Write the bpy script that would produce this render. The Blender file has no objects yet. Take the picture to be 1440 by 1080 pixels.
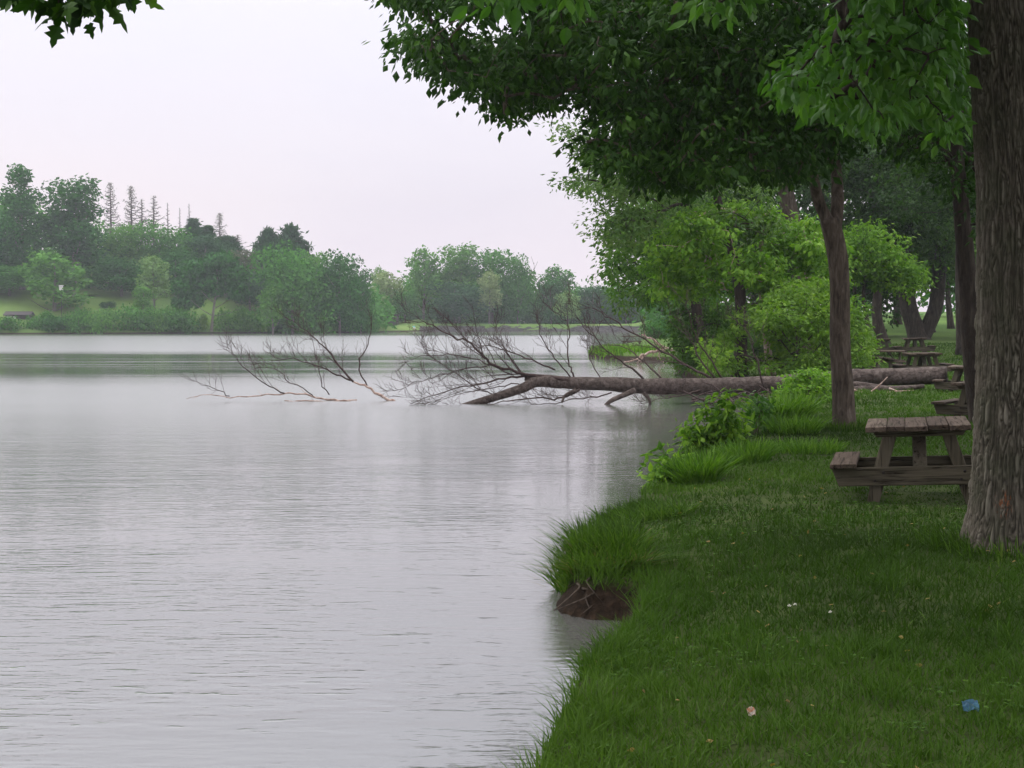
import bpy, math, random
import numpy as np
from mathutils import Vector, Matrix

random.seed(7)
R = np.random.default_rng(11)
C = bpy.context.scene.collection
pi = math.pi
F_PX = 2100.0
PITCH = math.atan(88/F_PX)
CAM = np.array([0.0, 0.0, 1.7])
FW = np.array([0, math.cos(PITCH), -math.sin(PITCH)])
UP = np.array([0, math.sin(PITCH), math.cos(PITCH)])
RT = np.array([1.0, 0, 0])
WATER_Z = -0.4

# ---------------------------------------------------------------- measuring
def P(px, py, Y):
    """world point seen at photo pixel (1440x1080) at ground distance Y"""
    px = np.asarray(px, float); py = np.asarray(py, float); Y = np.asarray(Y, float)
    d = (RT*((px-720)/F_PX)[..., None] + UP*((540-py)/F_PX)[..., None] + FW)
    return CAM + d*(Y/d[..., 1])[..., None]
def PW(px, py):
    d = RT*((px-720)/F_PX) + UP*((540-py)/F_PX) + FW
    return CAM + d*((WATER_Z-CAM[2])/d[2])
def proj(p):
    q = p - CAM
    w = q@FW
    return 720+F_PX*(q@RT)/w, 540-F_PX*(q@UP)/w
def in_poly(x, y, poly):
    x = np.asarray(x); y = np.asarray(y)
    r = np.zeros(x.shape, bool)
    n = len(poly)
    for i in range(n):
        x0, y0 = poly[i]; x1, y1 = poly[(i+1) % n]
        if y0 == y1: continue
        c = ((y0 > y) != (y1 > y)) & (x < (x1-x0)*(y-y0)/(y1-y0)+x0)
        r ^= c
    return r
def sstep(a, b, x):
    t = np.clip((x-a)/(b-a), 0, 1)
    return t*t*(3-2*t)

# ---------------------------------------------------------------- noise
def _hash(i, j, k, s):
    h = (i*374761393 + j*668265263 + k*2147483647 + s*974634777) & 0xffffffff
    h = ((h ^ (h >> 13))*1274126177) & 0xffffffff
    h = ((h ^ (h >> 16))*2246822519) & 0xffffffff
    return ((h ^ (h >> 15)) & 0xffffff)/float(0xffffff)
def vnoise(x, y, z=0.0, s=0):
    x, y, z = np.broadcast_arrays(np.asarray(x, float), np.asarray(y, float), np.asarray(z, float))
    xi = np.floor(x).astype(np.int64); yi = np.floor(y).astype(np.int64); zi = np.floor(z).astype(np.int64)
    fx = x-xi; fy = y-yi; fz = z-zi
    fx = fx*fx*(3-2*fx); fy = fy*fy*(3-2*fy); fz = fz*fz*(3-2*fz)
    r = 0
    for a in (0, 1):
        for b in (0, 1):
            for c in (0, 1):
                w = (fx if a else 1-fx)*(fy if b else 1-fy)*(fz if c else 1-fz)
                r = r + w*_hash(xi+a, yi+b, zi+c, s)
    return r
def fnoise(x, y, z=0.0, s=0, o=3):
    r = 0; a = 1; t = 0
    for k in range(o):
        r = r + a*vnoise(np.asarray(x)*2**k, np.asarray(y)*2**k, np.asarray(z)*2**k, s+k); t += a; a *= .5
    return r/t

# ---------------------------------------------------------------- mesh makers
def make_mesh(name, V, faces, mats, attr=None, midx=None, smooth=True):
    """faces: list of int arrays (n,k)"""
    me = bpy.data.meshes.new(name)
    V = np.ascontiguousarray(V, dtype=np.float32)
    me.vertices.add(len(V)); me.vertices.foreach_set('co', V.ravel())
    faces = [np.asarray(f, dtype=np.int32) for f in faces if len(f)]
    loops = np.concatenate([f.ravel() for f in faces])
    tot = np.concatenate([np.full(len(f), f.shape[1], np.int32) for f in faces])
    st = np.concatenate([[0], np.cumsum(tot)[:-1]]).astype(np.int32)
    me.loops.add(len(loops)); me.loops.foreach_set('vertex_index', loops)
    me.polygons.add(len(tot)); me.polygons.foreach_set('loop_start', st); me.polygons.foreach_set('loop_total', tot)
    if midx is not None: me.polygons.foreach_set('material_index', np.asarray(midx, np.int32))
    me.polygons.foreach_set('use_smooth', np.full(len(tot), bool(smooth)))
    if attr is not None:
        a = me.attributes.new('rnd', 'FLOAT', 'POINT'); a.data.foreach_set('value', np.asarray(attr, np.float32))
    me.update(calc_edges=True); me.validate()
    for m in (mats if isinstance(mats, (list, tuple)) else [mats]): me.materials.append(m)
    return me
def link(name, me, parent=None, loc=None):
    o = bpy.data.objects.new(name, me); C.objects.link(o)
    if parent is not None: o.parent = parent
    if loc is not None: o.location = loc
    return o
def thing(name, label, cat, loc=(0, 0, 0), rz=0, group=None, me=None):
    o = bpy.data.objects.new(name, me); C.objects.link(o)
    o.location = [float(v) for v in loc]; o.rotation_euler = (0, 0, rz)
    o['label'] = label; o['category'] = cat
    if group: o['group'] = group
    return o
def structure(name, me, label=None, kind='structure'):
    o = link(name, me); o['kind'] = kind
    if label: o['label'] = label
    return o
def dup(root, label, group=None, loc=None, rot=None, scale=None):
    r = root.copy(); C.objects.link(r); r['label'] = label
    if group: r['group'] = group
    if loc is not None: r.location = [float(v) for v in loc]
    if rot is not None: r.rotation_euler = rot
    if scale is not None: r.scale = scale
    for ch in list(root.children):
        c = ch.copy(); C.objects.link(c); c.parent = r
        for g in list(ch.children):
            d = g.copy(); C.objects.link(d); d.parent = c
    return r

class Tubes:
    def __init__(s): s.V = []; s.F = []; s.n = 0; s.A = []; s.T = []; s.nt = 0
    def add(s, pts, rad, k=6, cap=True, rnd=None, wob=0.0):
        pts = np.asarray(pts, float); rad = np.broadcast_to(np.asarray(rad, float), (len(pts),))
        t = np.gradient(pts, axis=0); t /= np.linalg.norm(t, axis=1)[:, None]+1e-9
        ref = np.array([0, 0, 1.0]) if abs(t[0, 2]) < .9 else np.array([1.0, 0, 0])
        u = np.cross(t, ref); u /= np.linalg.norm(u, axis=1)[:, None]+1e-9
        v = np.cross(t, u)
        a = np.arange(k)*2*pi/k
        r = rad[:, None]*np.ones(k)
        if wob:
            r = r*(1+wob*(vnoise(np.cos(a)[None]*1.5+pts[:, :1]*3, np.sin(a)[None]*1.5+pts[:, 1:2]*3, pts[:, 2:3]*3)-.5)*2)
        ring = pts[:, None, :]+(np.cos(a)[None, :, None]*u[:, None, :]+np.sin(a)[None, :, None]*v[:, None, :])*r[..., None]
        m = len(pts)
        s.V.append(ring.reshape(-1, 3))
        i = np.arange(m-1)[:, None]*k; j = np.arange(k)[None]; j2 = (j+1) % k
        q = np.stack([i+j, i+j2, i+k+j2, i+k+j], -1).reshape(-1, 4)+s.n
        s.F.append(q)
        s.A.append(np.full(m*k, random.random() if rnd is None else rnd))
        if cap and k >= 3:
            s.V.append(pts[[0, -1]]); s.A.append(np.full(2, .5))
            c0 = s.n+m*k; c1 = c0+1
            jj = np.arange(k); jn = (jj+1) % k
            s.T.append(np.stack([s.n+jn, s.n+jj, np.full(k, c0)], -1))
            b = s.n+(m-1)*k
            s.T.append(np.stack([b+jj, b+jn, np.full(k, c1)], -1))
            s.n += 2
        s.n += m*k
    def mesh(s, name, mat):
        return make_mesh(name, np.concatenate(s.V), s.F+s.T, mat, np.concatenate(s.A))

def smooth_path(pts, n=None, per=4):
    """Catmull-Rom through points (any dims)"""
    p = np.asarray(pts, float)
    if len(p) < 3:
        t = np.linspace(0, 1, (n or per+1))[:, None]
        return p[0]*(1-t)+p[-1]*t
    q = np.vstack([2*p[0]-p[1], p, 2*p[-1]-p[-2]])
    out = []
    for i in range(1, len(q)-2):
        for t in np.linspace(0, 1, per, endpoint=False):
            out.append(.5*((2*q[i])+(-q[i-1]+q[i+1])*t+(2*q[i-1]-5*q[i]+4*q[i+1]-q[i+2])*t*t+(-q[i-1]+3*q[i]-3*q[i+1]+q[i+2])*t**3))
    out.append(p[-1])
    return np.array(out)

def norm(a): return a/(np.linalg.norm(a, axis=-1, keepdims=True)+1e-9)
LEAF_SHAPES = {
 'card': (np.array([[0, 0, 0], [.45, .5, -.06], [1, 0, -.1], [.45, -.5, -.06]]), [np.array([[0, 1, 2, 3]])]),
 'fold': (np.array([[0, 0, 0], [.45, .5, -.1], [1, 0, -.12], [.45, -.5, -.1], [.45, 0, .03]]), [np.array([[0, 1, 4], [1, 2, 4], [2, 3, 4], [3, 0, 4]])]),
 'leaf': (np.array([[0, 0, 0], [.2, .36, -.05], [.5, .46, -.1], [.78, .24, -.14], [1.05, 0, -.24], [.78, -.24, -.14], [.5, -.46, -.1], [.2, -.36, -.05], [.25, 0, .02], [.6, 0, .0]]),
          [np.array([[0, 1, 8], [0, 8, 7], [3, 4, 9], [4, 5, 9]]), np.array([[1, 2, 9, 8], [8, 9, 6, 7]]), np.array([[2, 3, 9], [9, 5, 6]])]),
 'maple': (np.array([[0, 0, 0], [-.06, .2, -.03], [.1, .52, -.12], [.26, .3, -.05], [.42, .62, -.16], [.6, .2, -.08], [.8, .2, -.14], [1.08, 0, -.26],
                     [.8, -.2, -.14], [.6, -.2, -.08], [.42, -.62, -.16], [.26, -.3, -.05], [.1, -.52, -.12], [-.06, -.2, -.03], [.35, 0, .03]]),
           [np.array([[14, i, i+1] for i in range(0, 13)]+[[14, 13, 0]])]),
}
def leaves(Cn, D, N, L, W, shape='card', rnd=None):
    """returns V, faces, attr"""
    n = len(Cn)
    tv, tf = LEAF_SHAPES[shape]
    D = norm(D); N = norm(N-(N*D).sum(1)[:, None]*D); S = np.cross(N, D)
    L = np.broadcast_to(L, (n,)); W = np.broadcast_to(W, (n,))
    V = Cn[:, None]+D[:, None]*(tv[None, :, 0:1]*L[:, None, None])+S[:, None]*(tv[None, :, 1:2]*W[:, None, None])+N[:, None]*(tv[None, :, 2:3]*L[:, None, None])
    k = len(tv)
    Fs = [(f[None]+(np.arange(n)*k)[:, None, None]).reshape(-1, f.shape[1]) for f in tf]
    if rnd is None: rnd = R.random(n)
    return V.reshape(-1, 3), Fs, np.repeat(rnd, k)

def clump_leaves(cen, rad, per, L, aspect=.55, droop=.5, flat=.55, shape='card', rndoff=None, jit=.25, face_up=1.0):
    """leaves gathered round clump centres"""
    cen = np.asarray(cen); n = len(cen)
    rad = np.broadcast_to(rad, (n,))
    tot = n*per
    off = R.normal(size=(n, per, 3))*.55
    off *= np.array([1, 1, flat])
    p = (cen[:, None]+off*rad[:, None, None]).reshape(-1, 3)
    D = off.reshape(-1, 3)*np.array([1, 1, .4])+R.normal(size=(tot, 3))*.6+np.array([0, 0, -droop])
    N = np.array([0, 0, face_up])+R.normal(size=(tot, 3))*.55
    Ls = L*(1+jit*R.normal(size=tot)).clip(.5, 1.6)
    rn = R.random(tot)
    if rndoff is not None: rn = np.clip(rn*.55+np.repeat(rndoff, per)*.45, 0, 1)
    return leaves(p, D, N, Ls, Ls*aspect, shape, rn)

def merge(parts):
    V = []; F = {}; A = []; n = 0
    for v, fs, a in parts:
        V.append(v); A.append(a)
        for f in fs: F.setdefault(f.shape[1], []).append(f+n)
        n += len(v)
    return np.concatenate(V), [np.concatenate(x) for x in F.values()], np.concatenate(A)

# ---------------------------------------------------------------- materials
def new_mat(name):
    m = bpy.data.materials.new(name); m.use_nodes = True
    nt = m.node_tree; nt.nodes.clear()
    return m, nt
def nd(nt, typ, **kw):
    n = nt.nodes.new(typ)
    for k, v in kw.items():
        if k in n.inputs.keys() if isinstance(k, str) and k in [i.name for i in n.inputs] else False: n.inputs[k].default_value = v
        else: setattr(n, k, v)
    return n
def setin(n, **kw):
    for k, v in kw.items(): n.inputs[k.replace('_', ' ')].default_value = v
def ramp(nt, fac, stops):
    r = nt.nodes.new('ShaderNodeValToRGB')
    el = r.color_ramp.elements
    while len(el) < len(stops): el.new(.5)
    for e, (p, c) in zip(el, stops): e.position = p; e.color = (*c, 1) if len(c) == 3 else c
    if fac is not None: nt.links.new(fac, r.inputs[0])
    return r.outputs[0]
def noise_node(nt, vec, scale, detail=3, rough=.55, dist=0):
    n = nt.nodes.new('ShaderNodeTexNoise')
    n.inputs['Scale'].default_value = scale; n.inputs['Detail'].default_value = detail
    n.inputs['Roughness'].default_value = rough; n.inputs['Distortion'].default_value = dist
    if vec is not None: nt.links.new(vec, n.inputs['Vector'])
    return n
def mapping(nt, src, scale=(1, 1, 1), rot=(0, 0, 0)):
    m = nt.nodes.new('ShaderNodeMapping'); m.inputs['Scale'].default_value = scale; m.inputs['Rotation'].default_value = rot
    nt.links.new(src, m.inputs['Vector']); return m.outputs[0]
def math_node(nt, op, a, b=None, clamp=False):
    n = nt.nodes.new('ShaderNodeMath'); n.operation = op; n.use_clamp = clamp
    for i, v in enumerate((a, b)):
        if v is None: continue
        if isinstance(v, (int, float)): n.inputs[i].default_value = v
        else: nt.links.new(v, n.inputs[i])
    return n.outputs[0]
def mixc(nt, fac, a, b, typ='MIX'):
    n = nt.nodes.new('ShaderNodeMix'); n.data_type = 'RGBA'; n.blend_type = typ
    for sock, v in ((n.inputs['Factor'], fac), (n.inputs['A'], a), (n.inputs['B'], b)):
        pass
    ins = [n.inputs[0], n.inputs[6], n.inputs[7]]
    for s, v in zip(ins, (fac, a, b)):
        if isinstance(v, (int, float)): s.default_value = v
        elif isinstance(v, tuple): s.default_value = (*v, 1)
        else: nt.links.new(v, s)
    return n.outputs[2]
def bump(nt, h, strength=.5, dist=.02, normal=None):
    b = nt.nodes.new('ShaderNodeBump'); b.inputs['Strength'].default_value = strength; b.inputs['Distance'].default_value = dist
    nt.links.new(h, b.inputs['Height'])
    if normal is not None: nt.links.new(normal, b.inputs['Normal'])
    return b.outputs[0]
def out(nt, sh):
    o = nt.nodes.new('ShaderNodeOutputMaterial'); nt.links.new(sh, o.inputs['Surface']); return o
def principled(nt, col, rough=.8, spec=.3, normal=None):
    b = nt.nodes.new('ShaderNodeBsdfPrincipled')
    if isinstance(col, tuple): b.inputs['Base Color'].default_value = (*col, 1)
    else: nt.links.new(col, b.inputs['Base Color'])
    if isinstance(rough, (int, float)): b.inputs['Roughness'].default_value = rough
    else: nt.links.new(rough, b.inputs['Roughness'])
    b.inputs['Specular IOR Level'].default_value = spec
    if normal is not None: nt.links.new(normal, b.inputs['Normal'])
    return b

def leaf_mat(name, stops, trans=.35, rough=.55, nscale=.6, spec=.14):
    m, nt = new_mat(name)
    at = nt.nodes.new('ShaderNodeAttribute'); at.attribute_name = 'rnd'
    tc = nt.nodes.new('ShaderNodeTexCoord')
    nz = noise_node(nt, tc.outputs['Object'], nscale, 2)
    oi = nt.nodes.new('ShaderNodeObjectInfo')
    f = math_node(nt, 'ADD', math_node(nt, 'MULTIPLY', at.outputs['Fac'], .55), math_node(nt, 'MULTIPLY', nz.outputs['Fac'], .45))
    col = ramp(nt, f, stops)
    b = principled(nt, col, rough, spec)
    t = nt.nodes.new('ShaderNodeBsdfTranslucent')
    tcol = mixc(nt, .5, col, (.35, .5, .04), 'MIX')
    tcol = mixc(nt, 1.0, col, (1.3, 1.5, .5), 'MULTIPLY')
    nt.links.new(tcol, t.inputs['Color'])
    mx = nt.nodes.new('ShaderNodeMixShader'); mx.inputs[0].default_value = trans
    nt.links.new(b.outputs[0], mx.inputs[1]); nt.links.new(t.outputs[0], mx.inputs[2])
    out(nt, mx.outputs[0])
    return m
def g3(dark, mid, light): return [(.2, dark), (.5, mid), (.82, light)]

def bark_mat(name, c0, c1, c2, scale=8, zs=.25, bstr=.6, bdist=.02, moss=None):
    m, nt = new_mat(name)
    tc = nt.nodes.new('ShaderNodeTexCoord')
    v = mapping(nt, tc.outputs['Object'], (1, 1, zs))
    n1 = noise_node(nt, v, scale, 6, .65, .6)
    n2 = noise_node(nt, tc.outputs['Object'], 1.3, 3)
    vr = nt.nodes.new('ShaderNodeTexVoronoi'); vr.feature = 'DISTANCE_TO_EDGE'; vr.inputs['Scale'].default_value = scale*1.3
    dv = mixc(nt, .12, v, n1.outputs['Color'])
    nt.links.new(dv, vr.inputs['Vector'])
    h = math_node(nt, 'ADD', math_node(nt, 'MULTIPLY', n1.outputs['Fac'], .6), math_node(nt, 'MINIMUM', math_node(nt, 'MULTIPLY', vr.outputs['Distance'], 4), .5))
    col = ramp(nt, n1.outputs['Fac'], [(.3, c0), (.5, c1), (.72, c2)])
    if moss:
        f = ramp(nt, n2.outputs['Fac'], [(.45, (0, 0, 0)), (.7, (1, 1, 1))])
        col = mixc(nt, math_node(nt, 'MULTIPLY', f, .6), col, moss)
    b = principled(nt, col, .9, .15, bump(nt, h, bstr, bdist))
    out(nt, b.outputs[0])
    return m

M = {}
M['bark_big'] = bark_mat('bark_grey_green', (.03, .024, .017), (.09, .078, .055), (.17, .155, .115), 26, .22, .7, .012, (.07, .085, .045))
M['bark'] = bark_mat('bark_brown', (.03, .022, .018), (.085, .065, .05), (.16, .13, .105), 16, .2, .8, .02)
M['bark_dark'] = bark_mat('bark_dark', (.016, .012, .009), (.04, .031, .025), (.075, .06, .048), 9, .25, .8, .03)
M['log'] = bark_mat('bark_log', (.03, .022, .019), (.085, .065, .057), (.16, .13, .115), 9, 1, .9, .03)
M['twig'] = bark_mat('bark_twig', (.025, .016, .015), (.055, .038, .035), (.11, .08, .07), 20, 1, .3, .005)
M['pale_wood'] = bark_mat('bleached_wood', (.13, .075, .055), (.33, .23, .19), (.55, .46, .41), 7, 1, .3, .005)
M['far_bark'] = bark_mat('far_bark', (.06, .05, .045), (.13, .115, .1), (.22, .2, .18), 2, .3, .3, .05)
M['dead_conifer'] = bark_mat('dead_conifer_wood', (.055, .042, .045), (.1, .075, .08), (.15, .115, .12), 2, .3, .3, .05)

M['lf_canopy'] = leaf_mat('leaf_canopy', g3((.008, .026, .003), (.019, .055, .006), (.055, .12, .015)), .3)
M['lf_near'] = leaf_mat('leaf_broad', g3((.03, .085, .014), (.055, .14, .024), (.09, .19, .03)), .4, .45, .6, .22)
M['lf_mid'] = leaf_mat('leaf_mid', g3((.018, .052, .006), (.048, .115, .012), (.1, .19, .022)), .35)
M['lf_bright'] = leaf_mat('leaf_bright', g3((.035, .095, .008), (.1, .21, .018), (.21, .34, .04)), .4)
M['lf_yellow'] = leaf_mat('leaf_yellow', g3((.045, .105, .012), (.1, .19, .022), (.18, .28, .04)), .4)
M['lf_shore'] = leaf_mat('leaf_shore', g3((.035, .075, .02), (.07, .13, .035), (.13, .19, .06)), .4)
M['lf_brown'] = leaf_mat('leaf_withered', g3((.13, .09, .03), (.25, .17, .06), (.33, .27, .1)), .3)
def farleaf(n, a, b, c):
    a, b, c = [(v[0]*.95, v[1]*1.3, v[2]*1.0) for v in (a, b, c)]
    M[n] = leaf_mat(n, g3(a, b, c), .25, .7, .12, .05)
farleaf('fl_deep', (.012, .042, .011), (.025, .078, .018), (.045, .115, .028))
farleaf('fl_mid', (.025, .07, .015), (.05, .115, .025), (.08, .16, .036))
farleaf('fl_light', (.045, .095, .022), (.08, .15, .034), (.12, .2, .048))
farleaf('fl_pale', (.09, .125, .05), (.14, .18, .075), (.2, .24, .105))
farleaf('fl_tan', (.15, .15, .08), (.21, .2, .115), (.27, .25, .15))
farleaf('fl_yell', (.07, .115, .018), (.11, .16, .026), (.16, .21, .038))
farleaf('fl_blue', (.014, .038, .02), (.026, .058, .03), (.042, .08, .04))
farleaf('fl_brown', (.05, .04, .035), (.085, .066, .058), (.12, .1, .08))
M['grass'] = leaf_mat('grass_blades', [(.1, (.016, .034, .005)), (.42, (.04, .086, .01)), (.75, (.078, .145, .02)), (.97, (.2, .21, .08))], .3, .6, .35, .08)
M['tuft'] = leaf_mat('grass_tall', [(.1, (.03, .08, .01)), (.5, (.075, .16, .018)), (.9, (.15, .25, .04))], .4, .5, 2)
M['drygrass'] = leaf_mat('grass_dry', g3((.12, .09, .04), (.2, .15, .07), (.3, .24, .12)), .3)

def wood_mat(name, c0, c1, c2, axis='y'):
    m, nt = new_mat(name)
    tc = nt.nodes.new('ShaderNodeTexCoord')
    sc = {'x': (1.2, 22, 22), 'y': (22, 1.2, 22), 'z': (22, 22, 1.2)}[axis]
    v = mapping(nt, tc.outputs['Object'], sc)
    n1 = noise_node(nt, v, 1.6, 5, .6, .8)
    n2 = noise_node(nt, tc.outputs['Object'], 5, 4)
    at = nt.nodes.new('ShaderNodeAttribute'); at.attribute_name = 'rnd'
    f = math_node(nt, 'ADD', math_node(nt, 'MULTIPLY', n1.outputs['Fac'], .7), math_node(nt, 'MULTIPLY', at.outputs['Fac'], .3))
    col = ramp(nt, f, [(.3, c0), (.52, c1), (.75, c2)])
    mossf = ramp(nt, n2.outputs['Fac'], [(.52, (0, 0, 0)), (.72, (1, 1, 1))])
    col = mixc(nt, math_node(nt, 'MULTIPLY', mossf, .55), col, (.045, .05, .026))
    crack = ramp(nt, n1.outputs['Fac'], [(.33, (0, 0, 0)), (.43, (1, 1, 1))])
    col = mixc(nt, 1.0, col, mixc(nt, crack, (.4, .36, .33), (1.0, 1.0, 1.0)), 'MULTIPLY')
    b = principled(nt, col, .9, .12, bump(nt, math_node(nt, 'ADD', crack, n1.outputs['Fac']), .9, .006))
    out(nt, b.outputs[0]); return m
for ax in 'xyz':
    M['wood_'+ax] = wood_mat('weathered_wood_'+ax, (.026, .018, .014), (.078, .056, .043), (.15, .115, .09), ax)
    M['woodf_'+ax] = wood_mat('frame_wood_'+ax, (.036, .03, .02), (.088, .074, .052), (.13, .112, .08), ax)
m, nt = new_mat('rusty_bolt'); b = principled(nt, (.02, .015, .012), .6, .4); b.inputs['Metallic'].default_value = .5; out(nt, b.outputs[0]); M['bolt'] = m
# ---------------------------------------------------------------- shoreline and terrain
shore_px = [(765, 1085), (785, 1040), (800, 1010), (845, 960), (880, 915), (893, 888), (880, 873), (830, 869), (800, 862), (785, 840), (792, 800), (818, 775),
            (852, 755), (885, 735), (918, 700), (945, 672), (965, 650), (985, 632), (1020, 613), (1075, 604), (1100, 597), (1105, 588), (1090, 576),
            (1070, 565), (1000, 545), (960, 530), (952, 518), (946, 508), (900, 507.5), (850, 505.5), (828, 501), (832, 493), (880, 487), (905, 480), (915, 472), (912, 466.2)]
LAKE = [tuple(PW(x, y)[:2]) for x, y in shore_px]
LAKE += [(10, 317), (-10, 316), (-20.5, 314), (-25, 296), (-26, 278), (-38, 268), (-60, 258), (-84, 247), (-110, 236), (-160, 205), (-220, 120), (-210, 0), (-110, -60), (-6, -60),
         (-4, -8), (-2.4, 0), (-1.2, 2.4), (-.5, 4), (-.1, 5.5)]
LAKE = np.array(LAKE)
def lake_dist(x, y):
    """>0 on land, <0 in the lake"""
    x = np.asarray(x, float); y = np.asarray(y, float)
    d = np.full(x.shape, 1e9)
    n = len(LAKE)
    for i in range(n):
        a = LAKE[i]; b = LAKE[(i+1) % n]; ab = b-a; l2 = (ab**2).sum()
        t = np.clip(((x-a[0])*ab[0]+(y-a[1])*ab[1])/l2, 0, 1)
        d = np.minimum(d, np.hypot(x-a[0]-t*ab[0], y-a[1]-t*ab[1]))
    return np.where(in_poly(x, y, [tuple(p) for p in LAKE]), -d, d)
def terrain(x, y, d=None):
    x = np.asarray(x, float); y = np.asarray(y, float)
    if d is None: d = lake_dist(x, y)
    near = y < 140
    w = d+.12*(vnoise(x*2.2, y*2.2, 0, 5)-.5)*near
    z = WATER_Z-.04-1.2*sstep(0, 5, -w)-.25*sstep(0, .5, -w)
    z = z+.29*sstep(-.03, .14, w)+.15*sstep(.14, 1.4, w)
    # the wooded right bank climbs away from the lake
    rise = np.interp(y, [0, 48, 62, 80, 105, 150, 220, 400], [0, 0, .2, .75, 1.5, 2.3, 2.4, 2.4])
    z = z+np.where((y < 420) & (x > -5), rise*sstep(10, 20, x-np.clip(y-60, 0, 400)*.06)*sstep(0, 8, d), 0)
    z = z+.035*(fnoise(x*.8, y*.8, 0, 9)-.5)*sstep(.3, 2, d)
    # far side: hill on the left, low dam in the middle
    far = y > 150
    fx = sstep(-24, -55, x)
    hill = .3*np.clip(d, 0, 24)+6.5*sstep(24, 75, d)
    z = z+np.where(far & (x < -18), hill*(.12+.88*fx), 0)
    z = z+np.where(far & (x >= -30) & (y > 280), 1.15*sstep(0, 4.5, d)*sstep(-30, -20, x), 0)
    z = z+np.where(far, .5*(vnoise(x*.06, y*.06, 0, 3)-.5)*sstep(3, 15, d), 0)
    return z
def gz(x, y): return float(terrain(np.array([x]), np.array([y]))[0])
def on_ground(px, Y, sink=0.0):
    X = (px-720)/F_PX*Y/ (math.cos(PITCH))   # small error only
    return np.array([X, Y, gz(X, Y)-sink])

def axis_lines(a, b, step, lo, hi, growth=1.12):
    l = list(np.arange(a, b, step)); s = step; v = l[-1]
    while v < hi: s = min(s*growth, 40); v += s; l.append(v)
    s = step; v = a; pre = []
    while v > lo: s = min(s*growth, 40); v -= s; pre.append(v)
    return np.array(pre[::-1]+l)
def grid_mesh(name, xs, ys, zf, mat):
    X, Y = np.meshgrid(xs, ys)
    Z = zf(X.ravel(), Y.ravel())
    V = np.stack([X.ravel(), Y.ravel(), Z], 1)
    nx, ny = len(xs), len(ys)
    i = (np.arange(ny-1)[:, None]*nx+np.arange(nx-1)[None]).ravel()
    return make_mesh(name, V, [np.stack([i, i+1, i+nx+1, i+nx], 1)], mat)

# ground material
m, nt = new_mat('ground_soil_and_turf')
tc = nt.nodes.new('ShaderNodeTexCoord')
n1 = noise_node(nt, tc.outputs['Object'], 1.6, 6, .65); n2 = noise_node(nt, tc.outputs['Object'], 14, 5, .7); n3 = noise_node(nt, tc.outputs['Object'], .06, 5, .6)
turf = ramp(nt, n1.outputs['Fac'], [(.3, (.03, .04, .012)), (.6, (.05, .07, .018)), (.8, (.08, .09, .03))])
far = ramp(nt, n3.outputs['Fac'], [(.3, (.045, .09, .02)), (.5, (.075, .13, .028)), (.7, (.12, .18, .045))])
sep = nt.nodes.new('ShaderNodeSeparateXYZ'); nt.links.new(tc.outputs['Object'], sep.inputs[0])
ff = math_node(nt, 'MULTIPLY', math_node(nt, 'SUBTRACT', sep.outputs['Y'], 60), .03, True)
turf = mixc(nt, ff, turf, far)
soil = ramp(nt, n2.outputs['Fac'], [(.3, (.007, .005, .003)), (.55, (.022, .014, .009)), (.75, (.05, .032, .02))])
hz = math_node(nt, 'ADD', sep.outputs['Z'], math_node(nt, 'MULTIPLY', n2.outputs['Fac'], .08))
sf = math_node(nt, 'MULTIPLY', math_node(nt, 'SUBTRACT', -.1, hz), 14, True)
bare = ramp(nt, noise_node(nt, tc.outputs['Object'], .9, 4, .6).outputs['Fac'], [(.64, (0, 0, 0)), (.74, (1, 1, 1))])
turf = mixc(nt, math_node(nt, 'MULTIPLY', bare, .5), turf, soil)
col = mixc(nt, sf, turf, soil)
b = principled(nt, col, .95, .1, bump(nt, n2.outputs['Fac'], .8, .04))
out(nt, b.outputs[0]); M['ground'] = m
xs = axis_lines(-1.5, 9.0, .09, -900, 900); ys = axis_lines(4.5, 26, .1, -120, 1600, 1.03)
structure('ground', grid_mesh('ground', xs, ys, terrain, M['ground']))

# ---------------------------------------------------------------- water
m, nt = new_mat('lake_water')
tc = nt.nodes.new('ShaderNodeTexCoord'); ob = tc.outputs['Object']
sep = nt.nodes.new('ShaderNodeSeparateXYZ'); nt.links.new(ob, sep.inputs[0])
Yc = sep.outputs['Y']; Xc = sep.outputs['X']
w1 = noise_node(nt, mapping(nt, ob, (3.2, 12, 1), (0, 0, .07)), 1.0, 3, .5, .3)
w2 = noise_node(nt, mapping(nt, ob, (.6, 2.2, 1), (0, 0, -.12)), 1.0, 3, .55, .4)
w3 = noise_node(nt, mapping(nt, ob, (5, 16, 1), (0, 0, .2)), 1.0, 2, .5)
patch = noise_node(nt, mapping(nt, ob, (.012, .05, 1)), 1.0, 3, .5)
# wind: slack water in a band across the middle of the lake
def bandnode(a, b, c, d):
    mr = nt.nodes.new('ShaderNodeMapRange'); mr.interpolation_type = 'SMOOTHSTEP'
    nt.links.new(Yw, mr.inputs['Value']); setin(mr, From_Min=a, From_Max=b); 
    mr2 = nt.nodes.new('ShaderNodeMapRange'); mr2.interpolation_type = 'SMOOTHSTEP'
    nt.links.new(Yw, mr2.inputs['Value']); setin(mr2, From_Min=c, From_Max=d, To_Min=1.0, To_Max=0.0)
    return math_node(nt, 'MULTIPLY', mr.outputs[0], mr2.outputs[0])
Yw = math_node(nt, 'ADD', Yc, math_node(nt, 'MULTIPLY', math_node(nt, 'SUBTRACT', patch.outputs['Fac'], .5), 22))
calm = bandnode(46, 62, 86, 106)
streak = ramp(nt, noise_node(nt, mapping(nt, ob, (.03, .3, 1), (0, 0, .03)), 1.0, 4, .6).outputs['Fac'], [(.3, (.4, .4, .4)), (.5, (1, 1, 1))])
calm = math_node(nt, 'MULTIPLY', calm, streak)
edge_ = bandnode(205, 235, 400, 420)
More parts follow.
